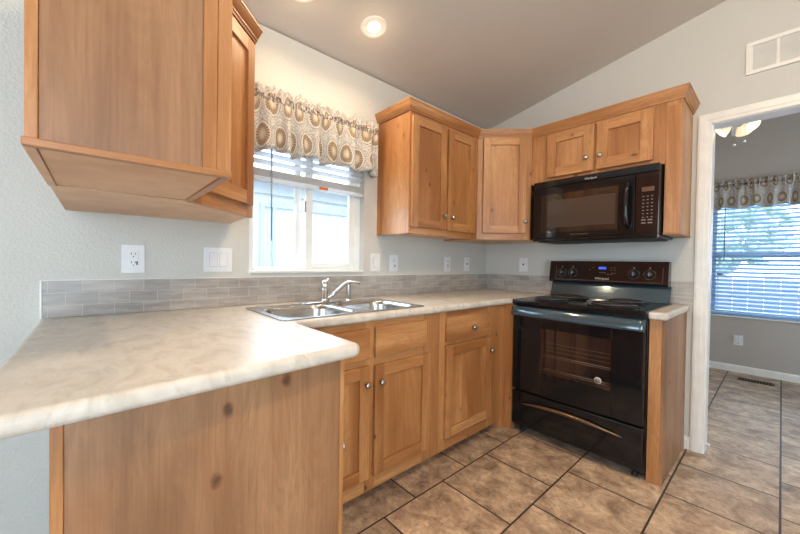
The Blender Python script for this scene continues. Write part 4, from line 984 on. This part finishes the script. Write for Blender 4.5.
# ------------------------------------------------------------------ ceiling fixtures
sl = math.atan(0.189)
def downlight(x, y, label, watt, beam):
    z = czy(x)
    d = thing('recessed_ceiling_light', label, 'light', (x, y, z), 0, 'recessed ceiling lights')
    d.rotation_euler = (0, -sl, 0)
    MB().lathe([(0.050, 0.004), (0.055, -0.004), (0.074, -0.0065), (0.078, -0.003), (0.078, -0.0002)], (0, 0, 0), 'Z', 40).obj('trim_ring', 'trim', d)
    MB().lathe([(0.0, -0.0025), (0.020, -0.0025), (0.036, -0.0010), (0.036, 0.0)], (0, 0, 0), 'Z', 32).obj('lens', 'lamp', d)
    MB().lathe([(0.037, -0.0002), (0.0545, -0.0035)], (0, 0, 0), 'Z', 32).obj('reflector', 'trim', d)
    ld = bpy.data.lights.new('lamp', 'POINT'); ld.energy = watt; ld.color = (1.0, 0.72, 0.43); ld.shadow_soft_size = 0.045
    lo = bpy.data.objects.new('lamp', ld); COL.objects.link(lo); lo.parent = d; lo.location = (0, 0, -0.11)
    ls = bpy.data.lights.new('lamp_beam', 'SPOT'); ls.energy = beam; ls.color = (1.0, 0.75, 0.48); ls.spot_size = R(165); ls.spot_blend = 1.0; ls.shadow_soft_size = 0.05
    lo = bpy.data.objects.new('lamp_beam', ls); COL.objects.link(lo); lo.parent = d; lo.location = (0, 0, -0.02)
downlight(0.318, -1.622, 'lit round recessed light in the ceiling, the one fully in view', 0.45, 23)
downlight(0.300, -2.052, 'lit round recessed light cut off by the top edge of the picture', 0.45, 23)
downlight(2.1, -1.9, 'added recessed ceiling light over the floor, out of the picture', 54, 55)  # extra unseen lamp put in to warm and brighten the room
downlight(2.1, -3.9, 'added recessed ceiling light behind the viewer', 6, 12)  # second added lamp, warm fill from behind the camera

# wall grille
vt = thing('return_air_grille', 'white two-panel air return grille high on the wall above the doorway', 'vent', (1.738, 0.0, 2.262))
b = MB(); Lg, Hg = 0.42, 0.182
b.box(0, Lg, -0.012, -0.0004, 0, 0.022, 0.003).box(0, Lg, -0.012, -0.0004, Hg - 0.022, Hg, 0.003).box(0, 0.030, -0.012, -0.0004, 0.022, Hg - 0.022, 0.002).box(Lg - 0.03, Lg, -0.012, -0.0004, 0.022, Hg - 0.022, 0.002).box(0.118, 0.132, -0.010, -0.0004, 0.022, Hg - 0.022, 0.002)
b.obj('frame', 'trim', vt)
MB().box(0.030, 0.118, -0.003, -0.0006, 0.022, Hg - 0.022).box(0.132, Lg - 0.03, -0.003, -0.0006, 0.022, Hg - 0.022).obj('backing', 'grille', vt)
b = MB()
for (a, c) in ((0.030, 0.118), (0.132, Lg - 0.03)):
    x = a + 0.004
    while x < c: b.box(x, x + 0.0025, -0.008, -0.0031, 0.022, Hg - 0.022); x += 0.0075
b.obj('louvers', 'grille', vt)
# floor register in the dining room
fr_ = thing('floor_register', 'dark metal floor vent in the dining room tile by the wall', 'vent', (1.745, 2.19, 0.0))
MB().box(-0.13, 0.13, -0.055, 0.055, 0.0004, 0.005, 0.002).obj('frame', 'register', fr_)
b = MB()
for k in range(11): b.box(-0.115 + k * 0.021, -0.103 + k * 0.021, -0.045, 0.045, 0.0051, 0.007)
b.obj('louvers', 'void', fr_)

# ------------------------------------------------------------------ ceiling fan in the dining room
FXc, FYc = 1.61, 1.55
fz = czy(FXc) + 0.035
fan = thing('ceiling_fan', 'ceiling fan with lit glass bell shades seen through the doorway', 'ceiling fan', (FXc, FYc, fz))
MB().lathe([(0, 0.02), (0.07, 0.02), (0.07, -0.03), (0.025, -0.06), (0, -0.06)], (0, 0, 0), 'Z', 24).obj('canopy', 'fan_white', fan)
MB().tube([(0, 0, -0.05), (0, 0, -0.16)], 0.012, 10).obj('downrod', 'fan_white', fan)
MB().lathe([(0, -0.16), (0.06, -0.16), (0.11, -0.19), (0.115, -0.24), (0.07, -0.28), (0, -0.28)], (0, 0, 0), 'Z', 28).obj('motor_housing', 'fan_white', fan)
for k in range(5):
    a = R(20 + 72 * k); m = Matrix.Rotation(a, 4, 'Z')
    bl_ = MB().prism([(0.17, -0.05), (0.56, -0.07), (0.60, -0.04), (0.60, 0.04), (0.56, 0.07), (0.17, 0.05)], -0.255, -0.249, 0.002, 1, mat=m).obj('fan_blade', 'fan_white', fan)
    MB().box(0.10, 0.19, -0.018, 0.018, -0.249, -0.243, 0.001, mat=m).obj('blade_arm', 'nickel', bl_)
MB().lathe([(0, -0.28), (0.05, -0.285), (0.055, -0.31), (0.02, -0.34), (0, -0.345)], (0, 0, 0), 'Z', 24).obj('light_kit', 'fan_white', fan)
hub = Vector((0, 0, -0.315))
for k in range(3):
    a = R(-35 + 120 * k - (10 if k else 0))
    dirv = Vector((math.cos(a) * 0.75, math.sin(a) * 0.75, -0.66)).normalized()
    c = hub + Vector((math.cos(a), math.sin(a), 0)) * 0.055
    s_ = MB().lathe([(0.016, 0.0), (0.025, 0.010), (0.042, 0.038), (0.050, 0.066), (0.058, 0.085), (0.056, 0.085), (0.048, 0.066), (0.040, 0.038), (0.022, 0.012), (0.0, 0.009)], c, dirv, 24).obj('glass_shade', 'shade_glow', fan)
    ld = bpy.data.lights.new('bulb', 'POINT'); ld.energy = 0.9; ld.color = (1.0, 0.72, 0.42); ld.shadow_soft_size = 0.04
    lo = bpy.data.objects.new('bulb', ld); COL.objects.link(lo); lo.parent = fan; lo.location = c + dirv * 0.14
for (x, y, zz) in ((-0.02, -0.03, -0.50), (0.045, -0.01, -0.48)):
    ch = MB().tube([(x, y, -0.33), (x, y, zz)], 0.0012, 5).obj('pull_chain', 'nickel', fan)
    MB().lathe([(0, 0), (0.009, 0.004), (0.010, 0.014), (0.003, 0.022), (0, 0.023)], (x, y, zz - 0.02), 'Z', 12).obj('pull_bead', 'plate', ch)
